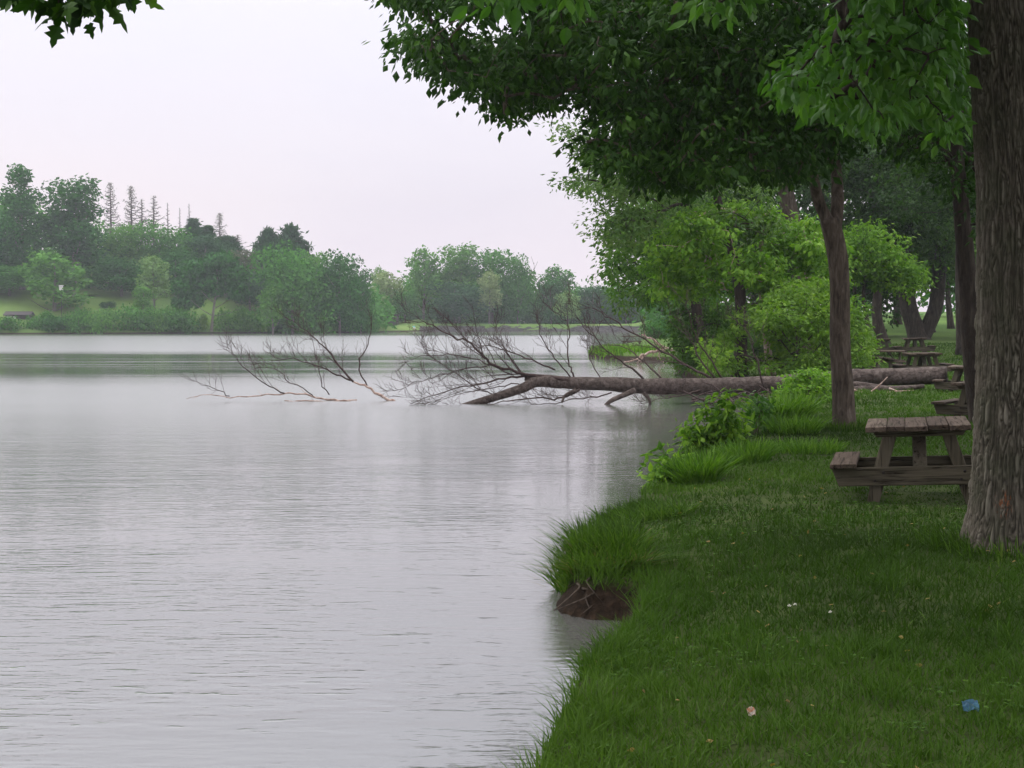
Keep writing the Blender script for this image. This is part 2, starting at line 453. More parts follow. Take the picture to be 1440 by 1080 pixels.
calm = math_node(nt, 'MAXIMUM', calm, math_node(nt, 'MULTIPLY', edge_, .7))
shelter = nt.nodes.new('ShaderNodeMapRange'); shelter.interpolation_type = 'SMOOTHSTEP'
nt.links.new(math_node(nt, 'SUBTRACT', Xc, math_node(nt, 'MULTIPLY', Yc, .055)), shelter.inputs['Value']); setin(shelter, From_Min=-1.9, From_Max=.6)
calm = math_node(nt, 'MAXIMUM', calm, math_node(nt, 'MULTIPLY', shelter.outputs[0], .9))
rough = nt.nodes.new('ShaderNodeMapRange'); nt.links.new(calm, rough.inputs['Value']); setin(rough, To_Min=.26, To_Max=.03)
# ripples seen close up are carried by the bump, farther ones by roughness
nearf = nt.nodes.new('ShaderNodeMapRange'); nearf.interpolation_type = 'SMOOTHSTEP'; nt.links.new(Yc, nearf.inputs['Value']); setin(nearf, From_Min=8, From_Max=40, To_Min=.0, To_Max=1.0)
rg = mixc(nt, nearf.outputs[0], (.045, .045, .045), rough.outputs[0])
h = math_node(nt, 'ADD', math_node(nt, 'MULTIPLY', w1.outputs['Fac'], .38), math_node(nt, 'ADD', math_node(nt, 'MULTIPLY', w2.outputs['Fac'], .55), math_node(nt, 'MULTIPLY', w3.outputs['Fac'], .12)))
peak = ramp(nt, w1.outputs['Fac'], [(.67, (0, 0, 0)), (.76, (1, 1, 1))])
h = math_node(nt, 'ADD', h, math_node(nt, 'MULTIPLY', peak, .3))
pt2 = ramp(nt, noise_node(nt, mapping(nt, ob, (.22, .45, 1), (0, 0, .3)), 1.0, 3, .5).outputs['Fac'], [(.35, (.45, .45, .45)), (.62, (1.35, 1.35, 1.35))])
bs = nt.nodes.new('ShaderNodeMapRange'); nt.links.new(Yc, bs.inputs['Value']); setin(bs, From_Min=15, From_Max=110, To_Min=.42, To_Max=.34)
bm = nt.nodes.new('ShaderNodeBump'); bm.inputs['Distance'].default_value = .05
nt.links.new(math_node(nt, 'MULTIPLY', math_node(nt, 'MULTIPLY', bs.outputs[0], pt2), math_node(nt, 'SUBTRACT', 1.0, math_node(nt, 'MULTIPLY', calm, .66))), bm.inputs['Strength']); nt.links.new(h, bm.inputs['Height'])
b = principled(nt, (.1, .1, .092), rg, .5, bm.outputs[0])
b.inputs['IOR'].default_value = 2.5
out(nt, b.outputs[0]); M['water'] = m
xs2 = np.array([-900, -300, -100, 0, 60, 150]); ys2 = np.array([-150, 0, 40, 120, 260, 420.0])
wm = grid_mesh('water', xs2, ys2, lambda x, y: np.full(x.shape, WATER_Z), M['water'])
structure('water', wm)

# ---------------------------------------------------------------- lawn grass
def grass_blades(x, y, z, h, w, lean=.45, rnd=None, segs=2, curl=.5, dirs=None):
    n = len(x)
    a = R.random(n)*2*pi if dirs is None else dirs
    ld = np.stack([np.cos(a), np.sin(a), np.zeros(n)], 1)
    b = R.random(n)*2*pi
    sd = np.stack([np.cos(b), np.sin(b), np.zeros(n)], 1)
    base = np.stack([x, y, z], 1)
    ln = lean*R.random(n)
    V = []
    for k in range(segs):
        t = k/segs
        c = base+ld*(h*(ln*t+curl*t*t*ln))[:, None]+np.array([0, 0, 1.])*(h*(t-.15*t*t*ln*2))[:, None]
        ww = (w*(1-t*.35)*.5)[:, None]
        V += [c-sd*ww, c+sd*ww]
    tip = base+ld*(h*(ln+curl*ln))[:, None]+np.array([0, 0, 1.])*(h*(1-.3*ln*2*.5))[:, None]
    V.append(tip)
    k = len(V)
    V = np.stack(V, 1).reshape(-1, 3)
    o = (np.arange(n)*k)[:, None]
    q = [o+np.array([[2*s, 2*s+1, 2*s+3, 2*s+2]]) for s in range(segs-1)]
    tr = o+np.array([[2*segs-2, 2*segs-1, 2*segs]])
    if rnd is None: rnd = R.random(n)
    return V, ([np.concatenate(q)] if q else [])+[tr], np.repeat(rnd, k)

parts = []
def lawn(y0, y1, dens, w, hmul):
    x0 = -1.0; x1 = (1440-720)/F_PX*y1*1.12+.8
    n = int((x1-x0)*(y1-y0)*dens)
    x = R.uniform(x0, x1, n); y = R.uniform(y0, y1, n)
    ok = x < .343*y*1.12+.8
    x = x[ok]; y = y[ok]
    d = lake_dist(x, y)
    ok = d > .05
    x, y, d = x[ok], y[ok], d[ok]
    z = terrain(x, y, d)
    cl = fnoise(x*1.7, y*1.7, 0, 21); cl2 = fnoise(x*6, y*6, 0, 31, 2); big = fnoise(x*.35, y*.35, 0, 41, 2)
    bare = sstep(.62, .75, fnoise(x*1.1+3, y*1.1, 0, 77))*.65
    keep = R.random(len(x)) > bare*(d < 3)
    h = .035+.12*np.clip(cl*1.2-.1, 0, 1)*cl2*(.4+1.2*(vnoise(x*11, y*11, 0, 51) > .55))+.05*R.random(len(x))**3
    h = h+.085*sstep(.6, .05, d)*(.2+1.3*cl2)                         # long fringe by the water
    h = h*hmul
    h = h*(1-.5*np.exp(-(((x-3.95)/1.3)**2+((y-14.3)/1.1)**2)**2))   # trodden round the table
    rnd = np.clip(.42*R.random(len(x))+1.1*(big-.36)+.35*(cl-.5), 0, .93)
    rnd = np.where(R.random(len(x)) < .012, 1.0, rnd)
    s = keep
    parts.append(grass_blades(x[s], y[s], z[s]-.01, h[s], w*(.7+.6*R.random(s.sum())), .9, rnd[s]))
lawn(4.6, 8, 3000, .0062, 1.0)
lawn(8, 12, 2000, .0078, .95)
lawn(12, 18, 1100, .0105, .75)
lawn(18, 27, 480, .016, .85)
lawn(27, 42, 230, .022, .9)
lawn(42, 75, 75, .04, 1.1)
V, F, A = merge(parts)
structure('grass', make_mesh('grass', V, F, M['grass'], A, smooth=False), 'short green lawn grass growing on the shaded bank', 'stuff')
print('grass verts', len(V))

# ---------------------------------------------------------------- haze box and sky
def box_mesh(name, x0, x1, y0, y1, z0, z1, mat):
    V = np.array([[x, y, z] for z in (z0, z1) for y in (y0, y1) for x in (x0, x1)])
    F = np.array([[0, 2, 3, 1], [4, 5, 7, 6], [0, 1, 5, 4], [2, 6, 7, 3], [0, 4, 6, 2], [1, 3, 7, 5]])
    return make_mesh(name, V, [F], mat, smooth=False)
m, nt = new_mat('haze_air')
pv = nt.nodes.new('ShaderNodeVolumePrincipled'); pv.inputs['Density'].default_value = .00034; pv.inputs['Color'].default_value = (.86, .9, .96, 1); pv.inputs['Anisotropy'].default_value = .2
o_ = nt.nodes.new('ShaderNodeOutputMaterial'); nt.links.new(pv.outputs[0], o_.inputs['Volume'])
hz_ = structure('haze', box_mesh('haze', -260, 260, -130, 520, -3.0, 60, m), 'pale damp air hanging over the lake', 'stuff')

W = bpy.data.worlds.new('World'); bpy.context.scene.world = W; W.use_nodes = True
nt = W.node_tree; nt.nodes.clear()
SUN_EL, SUN_AZ = math.radians(52), math.radians(-60)      # azimuth from +Y towards +X
sky = nt.nodes.new('ShaderNodeTexSky'); sky.sky_type = 'NISHITA'; sky.sun_disc = False
sky.sun_elevation = SUN_EL; sky.sun_rotation = SUN_AZ; sky.air_density = 1.5; sky.dust_density = 5
tc = nt.nodes.new('ShaderNodeTexCoord'); sep = nt.nodes.new('ShaderNodeSeparateXYZ'); nt.links.new(tc.outputs['Generated'], sep.inputs[0])
# overcast veil: pinkish grey low down, brighter and cooler overhead, faint soft clouds
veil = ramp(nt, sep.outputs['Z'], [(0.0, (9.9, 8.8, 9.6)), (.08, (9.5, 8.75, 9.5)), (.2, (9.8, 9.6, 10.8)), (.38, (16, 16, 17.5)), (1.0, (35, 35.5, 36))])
cn = noise_node(nt, mapping(nt, tc.outputs['Generated'], (2.0, 2.0, 5.5)), 1.4, 5, .5, .4)
cl = ramp(nt, cn.outputs['Fac'], [(.3, (.93, .94, .97)), (.5, (1, 1, 1)), (.7, (1.03, 1.01, 1.0))])
veil = mixc(nt, 1.0, veil, cl, 'MULTIPLY')
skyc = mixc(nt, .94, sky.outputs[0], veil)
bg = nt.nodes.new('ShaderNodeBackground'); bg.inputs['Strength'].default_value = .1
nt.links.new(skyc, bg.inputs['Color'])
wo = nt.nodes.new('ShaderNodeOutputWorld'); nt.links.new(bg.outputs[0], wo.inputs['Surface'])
sun = bpy.data.lights.new('sun', 'SUN'); sun.energy = 1.4; sun.angle = math.radians(20); sun.color = (1, .96, .9)
so = bpy.data.objects.new('sun', sun); C.objects.link(so)
sd = Vector((math.sin(SUN_AZ)*math.cos(SUN_EL), math.cos(SUN_AZ)*math.cos(SUN_EL), math.sin(SUN_EL)))
so.rotation_euler = sd.to_track_quat('Z', 'Y').to_euler()
cam = bpy.data.cameras.new('camera'); cam.sensor_width = 36; cam.lens = F_PX/1440*36; cam.clip_end = 5000; cam.clip_start = .05
co = bpy.data.objects.new('camera', cam); C.objects.link(co); co.location = CAM; co.rotation_euler = (pi/2-PITCH, 0, 0)
sc = bpy.context.scene; sc.camera = co
sc.view_settings.view_transform = 'Standard'; sc.view_settings.look = 'None'; sc.view_settings.gamma = 1; sc.view_settings.exposure = 0
sc.cycles.volume_bounces = 0
# ---------------------------------------------------------------- tree building
def grow_branches(tb, nodes, targets, rmin=.008, rpow=.5, k=5, sag=.08, wob=.12, maxr=.12):
    """join every target to the nearest point of a growing skeleton (curved tapering limbs)"""
    nodes = [np.array(n, float) for n in nodes]
    root = np.mean(nodes, 0)
    base = np.array(nodes)
    d0 = np.min(np.linalg.norm(np.array(targets)[:, None]-base[None], axis=2), axis=1)
    order = np.argsort(d0)
    pts = list(nodes); par = [-1]*len(nodes); segs = []
    arr = np.array(pts)
    for i in order:
        t = np.array(targets[i])
        dv = arr-t
        dist = np.linalg.norm(dv, axis=1)+.6*np.clip(dv[:, 2], 0, None)
        j = int(np.argmin(dist)); p = arr[j]
        L = np.linalg.norm(t-p)
        nm = max(2, min(5, int(L/.5)+1))
        prev = j; chain = [j]
        new = []
        for s in range(1, nm+1):
            f = s/nm
            q = p*(1-f)+t*f+np.array([0, 0, sag*L*math.sin(pi*f)])+R.normal(size=3)*wob*L*.3*(f < 1)*math.sin(pi*f)
            pts.append(q); par.append(prev); prev = len(pts)-1; chain.append(prev); new.append(q)
        segs.append(chain)
        arr = np.vstack([arr]+new)
    cnt = np.zeros(len(pts))
    for ch in segs: cnt[ch[-1]] += 1
    for i in range(len(pts)-1, -1, -1):
        if par[i] >= 0: cnt[par[i]] += cnt[i]
    for ch in segs:
        p = np.array([pts[i] for i in ch])
        r = np.array([min(maxr, rmin*(max(cnt[i], 1))**rpow) for i in ch]); r[0] = r[1]
        if len(p) > 2 or True: p = smooth_path(p, per=2); r = np.interp(np.linspace(0, 1, len(p)), np.linspace(0, 1, len(r)), r)
        tb.add(p, r, k, cap=False)

def ell_clumps(c, rad, n, shell=.55):
    v = norm(R.normal(size=(n, 3))); r = (shell+(1-shell)*R.random(n))*R.random(n)**.12
    return np.array(c)+v*r[:, None]*np.array(rad)
def poly_clumps(poly, y0, y1, n):
    poly = [tuple(p) for p in poly]
    px = np.array([p[0] for p in poly]); py = np.array([p[1] for p in poly])
    out_ = []
    while len(out_) < n:
        x = R.uniform(px.min(), px.max(), n*3); y = R.uniform(py.min(), py.max(), n*3)
        ok = in_poly(x, y, poly); x, y = x[ok], y[ok]
        Y = R.uniform(y0, y1, len(x))
        q = P(x, y, Y)
        out_ += list(q)
    return np.array(out_[:n])
def trunk_path(pxs, Y, base=None):
    """px list bottom->top to world path at distance(s) Y"""
    Ys = np.broadcast_to(Y, (len(pxs),))
    pts = [P(p[0], p[1], y) for p, y in zip(pxs, Ys)]
    pts = np.array(pts)
    g = gz(pts[0][0], pts[0][1])
    pts[0][2] = g-.15
    return pts
def limb(tb, pts, r0, r1, k=8, per=4, flare=0.0, wob=.08):
    p = smooth_path(pts, per=per)
    s = np.linspace(0, 1, len(p))
    r = r0+(r1-r0)*s
    if flare: 
        hgt = p[:, 2]-p[0, 2]
        r = r*(1+flare*np.exp(-hgt/.35))
    tb.add(p, r, k, cap=True, wob=wob)
    return p

def tree(name, label, cat, trunks, clumps, R_, per, leafL, mat, bark, group=None, shape='fold', aspect=.55, droop=.5, flat=.55, kt=10, flare=.5, rmin=.008, part='crown', jit=.25, maxr=.12, branch=True, gap=None):
    """trunks: list of (pts, r0, r1, flare?)"""
    root = np.array([trunks[0][0][0][0], trunks[0][0][0][1], gz(trunks[0][0][0][0], trunks[0][0][0][1])])
    t = thing(name, label, cat, root, 0, group)
    tb = Tubes(); nodes = []
    for i, (pts, r0, r1) in enumerate(trunks):
        p = limb(tb, np.array(pts)-root, r0, r1, kt, flare=flare if i == 0 else 0)
        m_ = len(p)
        nodes += list(p[int(m_*.45):] if i == 0 else p[1:])
    cl = np.concatenate(clumps)-root
    if gap: cl = cl[fnoise(cl[:, 0]*gap[0]+9, cl[:, 1]*gap[0], cl[:, 2]*gap[0], 6, 2) > gap[1]]
    if branch: grow_branches(tb, nodes, cl, rmin=rmin, maxr=maxr)
    link('trunk', tb.mesh('trunk', bark), t)
    off = R.random(len(cl))
    V, F, A = clump_leaves(cl, R_, per, leafL, aspect, droop, flat, shape, off, jit)
    link(part, make_mesh(part, V, F, mat, A, smooth=False), t)
    return t

# ---- the big trunk at the right edge, bark ridges modelled
def big_trunk():
    X0, Y0 = 3.80, 11.2
    zs = np.concatenate([np.linspace(-.15, 4.6, 620), np.linspace(4.7, 9, 40)]); th = np.linspace(0, 2*pi, 420, endpoint=False)
    cx = np.interp(zs, [-.2, 0, 1.4, 2.6, 4.2, 9], [0, 0, 0, -.02, -.12, -.5])
    r = np.interp(zs, [-.2, 0, .12, .3, .6, 1.2, 2, 4, 9], [.47, .43, .405, .37, .348, .33, .322, .31, .22])
    T, Z = np.meshgrid(th, zs)
    rr = np.repeat(r[:, None], len(th), 1)
    fl = np.exp(-np.clip(Z, 0, 9)/.28)
    rr = rr*(1+fl*(.1*np.cos(T*5+1.1)+.06*np.cos(T*3)))+.012*np.cos(T*3+Z*.5)
    warp = .55*(fnoise(np.cos(T)*1.5, np.sin(T)*1.5, Z*2.2, 3, 3)-.5)
    a = T+warp*.28
    n1 = fnoise(np.cos(a)*9.5, np.sin(a)*9.5, Z*3.0, 13, 2); n2 = fnoise(np.cos(a)*19, np.sin(a)*19, Z*6.5, 23, 2)
    n3 = fnoise(np.cos(T)*34, np.sin(T)*34, Z*30, 33, 2)
    rid = np.maximum(np.clip(1-np.abs(n1-.5)*8, 0, 1), np.clip(1-np.abs(n1-.34)*9, 0, 1)); rid = np.maximum(rid, .9*np.clip(1-np.abs(n1-.66)*9, 0, 1)); rid = np.maximum(rid, .75*np.clip(1-np.abs(n2-.5)*6, 0, 1))
    n4 = fnoise(np.cos(a)*8, np.sin(a)*8, Z*17, 43, 2); rid = np.maximum(rid, .8*np.clip(1-np.abs(n4-.5)*14, 0, 1)*(vnoise(np.cos(T)*6, np.sin(T)*6, Z*6, 44) > .4))
    rr = rr-.03*rid**1.3+.006*(n3-.5)+.012*(n2-.5)
    V = np.stack([cx[:, None]+rr*np.cos(T), rr*np.sin(T), Z], -1).reshape(-1, 3)
    n = len(th); m_ = len(zs)
    i = np.arange(m_-1)[:, None]*n; j = np.arange(n)[None]; j2 = (j+1) % n
    F = np.stack([i+j, i+j2, i+n+j2, i+n+j], -1).reshape(-1, 4)
    g0 = gz(X0, Y0)
    t = thing('tree', 'thick ridged grey trunk at the right edge with small orange scars near its foot', 'tree', (X0, Y0, g0))
    mat, nt = new_mat('ridged_bark')
    at = nt.nodes.new('ShaderNodeAttribute'); at.attribute_name = 'rnd'
    tc = nt.nodes.new('ShaderNodeTexCoord')
    nz = noise_node(nt, mapping(nt, tc.outputs['Object'], (1, 1, .4)), 30, 5, .65)
    f = math_node(nt, 'ADD', math_node(nt, 'MULTIPLY', at.outputs['Fac'], .6), math_node(nt, 'MULTIPLY', nz.outputs['Fac'], .45))
    col = ramp(nt, f, [(.2, (.016, .013, .01)), (.5, (.076, .065, .05)), (.85, (.165, .148, .118))])
    n2_ = noise_node(nt, tc.outputs['Object'], 3, 4)
    col = mixc(nt, math_node(nt, 'MULTIPLY', ramp(nt, n2_.outputs['Fac'], [(.42, (0, 0, 0)), (.65, (1, 1, 1))]), .45), col, (.045, .052, .028))
    # orange scraped scars near the foot
    sx = nt.nodes.new('ShaderNodeSeparateXYZ'); nt.links.new(tc.outputs['Object'], sx.inputs[0])
    def gauss(sock, c, s): return math_node(nt, 'POWER', 2.718, math_node(nt, 'MULTIPLY', math_node(nt, 'POWER', math_node(nt, 'ABSOLUTE', math_node(nt, 'DIVIDE', math_node(nt, 'SUBTRACT', sock, c), s)), 2.0), -1.0))
    sc_ = noise_node(nt, mapping(nt, tc.outputs['Object'], (1, 1, .35)), 42, 4, .7)
    m0 = math_node(nt, 'MULTIPLY', math_node(nt, 'MULTIPLY', gauss(sx.outputs['X'], -.19, .06), gauss(sx.outputs['Z'], .37, .1)), math_node(nt, 'LESS_THAN', sx.outputs['Y'], 0.0))
    m0 = math_node(nt, 'MULTIPLY', ramp(nt, m0, [(.25, (0, 0, 0)), (.6, (1, 1, 1))]), ramp(nt, sc_.outputs['Fac'], [(.53, (0, 0, 0)), (.6, (1, 1, 1))]))
    col = mixc(nt, math_node(nt, 'MULTIPLY', m0, .8), col, (.24, .085, .035))
    b = principled(nt, col, .9, .15, bump(nt, nz.outputs['Fac'], .5, .006)); out(nt, b.outputs[0])
    link('trunk', make_mesh('trunk', V, [F], mat, np.clip(1.05-rid.ravel()*.9+.3*(n3.ravel()-.5), 0, 1)), t)
    # limbs and leaves
    root = np.array([X0, Y0, g0])
    tb = Tubes()
    l1 = limb(tb, np.array([[-.25, 0, 4.9], [-1.2, -.6, 5.2], [-2.6, -1.4, 5.4], [-3.8, -2.2, 5.3]]), .11, .03)
    l2 = limb(tb, np.array([[-.2, 0, 4.2], [-.8, -.5, 4.35], [-1.4, -.9, 4.2], [-1.7, -1.2, 3.9]]), .05, .014)
    l3 = limb(tb, np.array([[-.35, 0, 6], [-1, -2, 7], [-2, -4, 7.5]]), .14, .04)
    l4 = limb(tb, np.array([[-.3, 0, 6.5], [1, -2, 7.6], [2, -4, 8]]), .14, .04)
    l5 = limb(tb, np.array([[-.5, 0, 8], [-1, 1.5, 9], [-2, 3, 9.6]]), .14, .04)
    polyA = [(1085, 105), (1120, 95), (1160, 70), (1190, 25), (1205, -60), (1372, -60), (1372, 215), (1350, 215), (1330, 180), (1290, 130), (1255, 190), (1215, 165), (1150, 150), (1115, 135)]
    c1 = poly_clumps(polyA, 9.6, 12.6, 330)
    c1 = c1[~((c1[:, 1] < 11.9) & (proj(c1)[0] > 1335))]
    c2 = np.concatenate([poly_clumps([(650, -60), (830, -60), (820, -8), (700, -2), (650, -8)], 8.2, 9.2, 22), poly_clumps([(990, -60), (1060, -60), (1040, 8), (1010, 5)], 8.4, 9.4, 12)])
    near = np.concatenate([c1, c2])-root
    over = ell_clumps([-.3, -2.2, 8.0], [6.0, 7.0, 2.4], 650, .3)
    over = over[(over[:, 2]+g0-1.7) > .26*(over[:, 1]+Y0)+.55]
    grow_branches(tb, list(l1)+list(l2)+list(l3[2:])+list(l4[2:])+list(l5[2:]), np.concatenate([near, over]), rmin=.004, maxr=.05)
    link('branch', tb.mesh('branch', M['bark_dark']), t)
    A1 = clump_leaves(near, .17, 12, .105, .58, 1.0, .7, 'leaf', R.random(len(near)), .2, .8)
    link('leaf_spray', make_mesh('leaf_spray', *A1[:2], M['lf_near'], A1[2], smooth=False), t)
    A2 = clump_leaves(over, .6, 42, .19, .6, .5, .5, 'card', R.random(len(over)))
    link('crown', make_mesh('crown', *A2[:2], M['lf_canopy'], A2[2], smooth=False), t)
big_trunk()

# ---- maple behind the camera whose leafy twig hangs into the top left corner
def overhang():
    x0, y0 = -1.1, -3.2
    root = np.array([x0, y0, gz(x0, y0)])
    t = thing('maple_tree', 'maple whose dark green lobed leaves hang into the top left corner over the water', 'tree', root)
    tb = Tubes()
    limb(tb, np.array([[0, 0, -.2], [.05, 0, 2], [0, .1, 4], [.1, .2, 6.5]]), .3, .14, 14, flare=.4)
    tip = P(110, -45, 5.2)-root
    l1 = limb(tb, np.array([[0, 0, 3.6], [-.3, 2.2, 4.3], [-.5, 5, 4.3], tip+np.array([0, -1.2, .5]), tip]), .09, .008)
    l2 = limb(tb, np.array([[.1, .2, 5.5], [1.5, 2, 6.8], [2.5, 4, 7.5]]), .1, .04)
    l3 = limb(tb, np.array([[.1, .2, 5], [-1.5, 1, 6.5], [-2.5, 2, 7.2]]), .1, .04)
    tw = [P(x, y, yy)-root for x, y, yy in [(98, 14, 5.1), (82, 4, 5.2), (125, 2, 5.2), (104, -6, 5.1), (150, -12, 5.3), (170, -18, 5.25), (140, -22, 5.2), (118, -8, 5.1), (85, -10, 5.2), (20, -26, 5.2), (35, -28, 5.1), (8, -30, 5.3), (55, -32, 5.2)]]
    over = ell_clumps([1.8, 2.4, 7.4], [6.0, 5.6, 2.0], 560, .3)
    over = over[(over[:, 2]+root[2]-1.7) > .26*(over[:, 1]+y0)+.6]
    grow_branches(tb, list(l1[8:])+list(l2[3:])+list(l3[3:]), np.concatenate([np.array(tw), over]), rmin=.003, maxr=.04)
    link('trunk', tb.mesh('trunk', M['bark_dark']), t)
    A1 = clump_leaves(np.array(tw), .055, 10, .066, .85, 1.3, 1.1, 'maple', None, .2, .5)
    link('leaf_spray', make_mesh('leaf_spray', *A1[:2], M['lf_canopy'], A1[2], smooth=False), t)
    A2 = clump_leaves(over, .6, 40, .2, .6, .5, .5, 'card', R.random(len(over)))
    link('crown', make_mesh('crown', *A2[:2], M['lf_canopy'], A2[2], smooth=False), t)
overhang()

# ---- forked tree with the wide dark canopy
YB = 23.4
tk = trunk_path([(1188, 603), (1186, 560), (1182, 500), (1181, 440), (1180, 385), (1174, 340), (1166, 308)], YB)
tk[:, 1] = YB
lb = np.array([P(*a) for a in [(1172, 325, YB), (1152, 285, YB-.1), (1142, 240, YB-.4), (1130, 190, YB-.8), (1090, 120, YB-1.4), (1000, 60, YB-2), (900, 20, YB-2.5)]])
lc = np.array([P(*a) for a in [(1172, 335, YB), (1178, 280, YB+.2), (1174, 220, YB+.5), (1168, 160, YB+.7), (1160, 60, YB+1), (1150, -80, YB+1.5)]])
ld = np.array([P(*a) for a in [(1140, 235, YB-.4), (1080, 215, YB-.6), (980, 190, YB-1.2), (880, 150, YB-2), (760, 110, YB-2.8), (640, 80, YB-3.4), (580, 68, YB-3.6)]])
le = np.array([P(*a) for a in [(1160, 190, YB+.6), (1152, 150, YB+1.2), (1120, 60, YB+2), (1000, -30, YB+2.5)]])
lf = np.array([P(*a) for a in [(1170, 200, YB+.6), (1230, 110, YB+.3), (1300, 40, YB)]])
main = [(560, 60), (600, 38), (640, 50), (690, 58), (750, 42), (760, -60), (1330, -60), (1345, 120), (1250, 150), (1190, 185), (1120, 255), (1050, 238), (960, 272), (900, 245), (858, 232), (812, 208), (850, 180), (825, 145), (775, 148), (740, 155), (716, 170), (700, 140), (640, 118), (605, 85), (575, 82)]
strand = [(553, -60), (556, 2), (600, 12), (650, 26), (690, 15), (745, 8), (770, -60)]
cl = [poly_clumps(main, 18.2, 26, 1150), poly_clumps(strand, 18, 21, 60), ell_clumps([4.2, 22, 10.0], [7.5, 7, 3.6], 330, .4)]
cl[2] = cl[2][cl[2][:, 2]-1.7 > .235*cl[2][:, 1]]
tree('tree', 'forked tree with wide dark canopy, slim bare trunk standing left of the nearest picnic table', 'tree',
     [(tk, .165, .15), (lb, .1, .035), (lc, .11, .05), (ld, .055, .012), (le, .06, .02), (lf, .05, .02)], cl, .34, 46, .125, M['lf_canopy'], M['bark'], droop=.9, rmin=.006, maxr=.05, kt=20, flare=.35)

# ---- tree behind the big trunk
YC = 24.6
tk = trunk_path([(1388, 600), (1374, 540), (1366, 470), (1361, 400), (1354, 320), (1347, 240), (1336, 150), (1320, 40)], YC)
lg = np.array([P(*a) for a in [(1352, 260, YC), (1320, 200, YC-.2), (1280, 150, YC-.5)]])
tree('tree', 'dark curving trunk half hidden behind the thick ridged trunk, leafy branches above', 'tree', [(tk, .2, .09), (lg, .05, .02)],
     [poly_clumps([(1190, 180), (1250, 60), (1440, 40), (1440, 330), (1400, 340), (1345, 265), (1300, 240), (1240, 200)], 23, 29, 230), ell_clumps([9, 25, 8.5], [4, 4, 3.5], 170, .4)],
     .38, 44, .12, M['lf_canopy'], M['bark_dark'], droop=.7, kt=14, rmin=.006, maxr=.05)

# ---- shore trees beyond the fallen log
def simple_trunk(px, Y, ytop, r, lean=0, splits=()):
    b = on_ground(px, Y)
    top = P(px+lean, ytop, Y)
    pts = np.array([b-np.array([0, 0, .2]), b*.7+top*.3+R.normal(size=3)*.15, b*.35+top*.65+R.normal(size=3)*.2, top])
    return (pts, r, r*.35)
tree('tree', 'pale airy shore tree whose thin twigs reach left over the lake below the canopy', 'tree', [simple_trunk(1040, 46.5, 120, .22, -40)],
     [poly_clumps([(765, 172), (800, 158), (860, 150), (960, 120), (1000, 250), (840, 262), (795, 258), (830, 240), (805, 205)], 43, 49, 170), poly_clumps([(790, 258), (840, 248), (900, 262), (900, 285), (850, 275), (800, 266)], 43, 47, 30), poly_clumps([(820, 318), (850, 305), (900, 290), (900, 350), (840, 335)], 43, 47, 26), poly_clumps([(830, 270), (1090, 180), (1090, 330), (860, 350)], 44, 50, 130)],
     .5, 50, .15, M['lf_shore'], M['bark_dark'], droop=.4, maxr=.08, gap=(.6, .42))
tree('tree', 'olive green tree leaning out over the water beyond the log, nearest the grassy point', 'tree', [simple_trunk(990, 58, 200, .25, -50)],
     [poly_clumps([(855, 385), (862, 350), (850, 320), (880, 285), (960, 270), (1010, 300), (1000, 450), (930, 470), (905, 462), (872, 430)], 54, 61, 400)],
     .6, 55, .19, M['lf_mid'], M['bark_dark'], droop=.6, maxr=.1, gap=(.55, .45))
tree('tree', 'fresh bright green leafy tree with an arched bare limb, right behind the fallen log', 'tree', [simple_trunk(1085, 47, 300, .14, -10)],
     [poly_clumps([(925, 330), (960, 300), (1010, 285), (1080, 290), (1150, 310), (1180, 350), (1180, 420), (1090, 410), (1000, 420), (930, 420), (910, 370)], 44, 48.5, 460)],
     .34, 40, .19, M['lf_bright'], M['pale_wood'], droop=.7, aspect=.6, maxr=.05, gap=(.75, .49))
tree('bush', 'yellow green bush spreading behind the fallen log beside the slim forked trunk', 'bush', [simple_trunk(1110, 43.5, 450, .05)],
     [poly_clumps([(1020, 470), (1040, 430), (1075, 425), (1090, 395), (1125, 410), (1150, 385), (1185, 420), (1210, 430), (1222, 465), (1222, 500), (1215, 520), (1000, 520), (985, 490)], 40.5, 47, 760)],
     .28, 40, .14, M['lf_yellow'], M['bark_dark'], droop=.3, maxr=.02, rmin=.005, kt=6, gap=(1.0, .48))
tree('bush', 'mid green bush at the water edge between log and grassy point', 'bush', [simple_trunk(965, 58.5, 470, .06)],
     [poly_clumps([(950, 450), (1010, 425), (1040, 440), (1030, 525), (965, 522), (945, 500)], 57, 63, 230)],
     .5, 45, .16, M['lf_mid'], M['bark_dark'], droop=.3, maxr=.03, kt=6)
tree('shrub', 'small light green shrub in front of the log at the foot of the slim trunk', 'shrub', [simple_trunk(1138, 33, 540, .02)],
     [poly_clumps([(1092, 550), (1108, 534), (1135, 520), (1168, 526), (1176, 560), (1140, 570), (1095, 566)], 32.2, 34, 110)],
     .17, 26, .1, M['lf_bright'], M['bark'], droop=.2, maxr=.012, rmin=.004, kt=6)
tree('tree', 'thick brown trunk seen above the bright green tree, behind the fork of the slim tree', 'tree', [(np.array([on_ground(1135, 62)-[0, 0, .3], P(1128, 400, 62), P(1118, 330, 62), P(1104, 265, 62), P(1096, 180, 62)]), .42, .3)],
     [ell_clumps(P(1080, 170, 62), [5, 4, 2.6], 300, .3), poly_clumps([(1000, 260), (1090, 240), (1090, 400), (1010, 400)], 62, 66, 80)],
     .75, 50, .22, M['lf_canopy'], M['bark'], droop=.6)

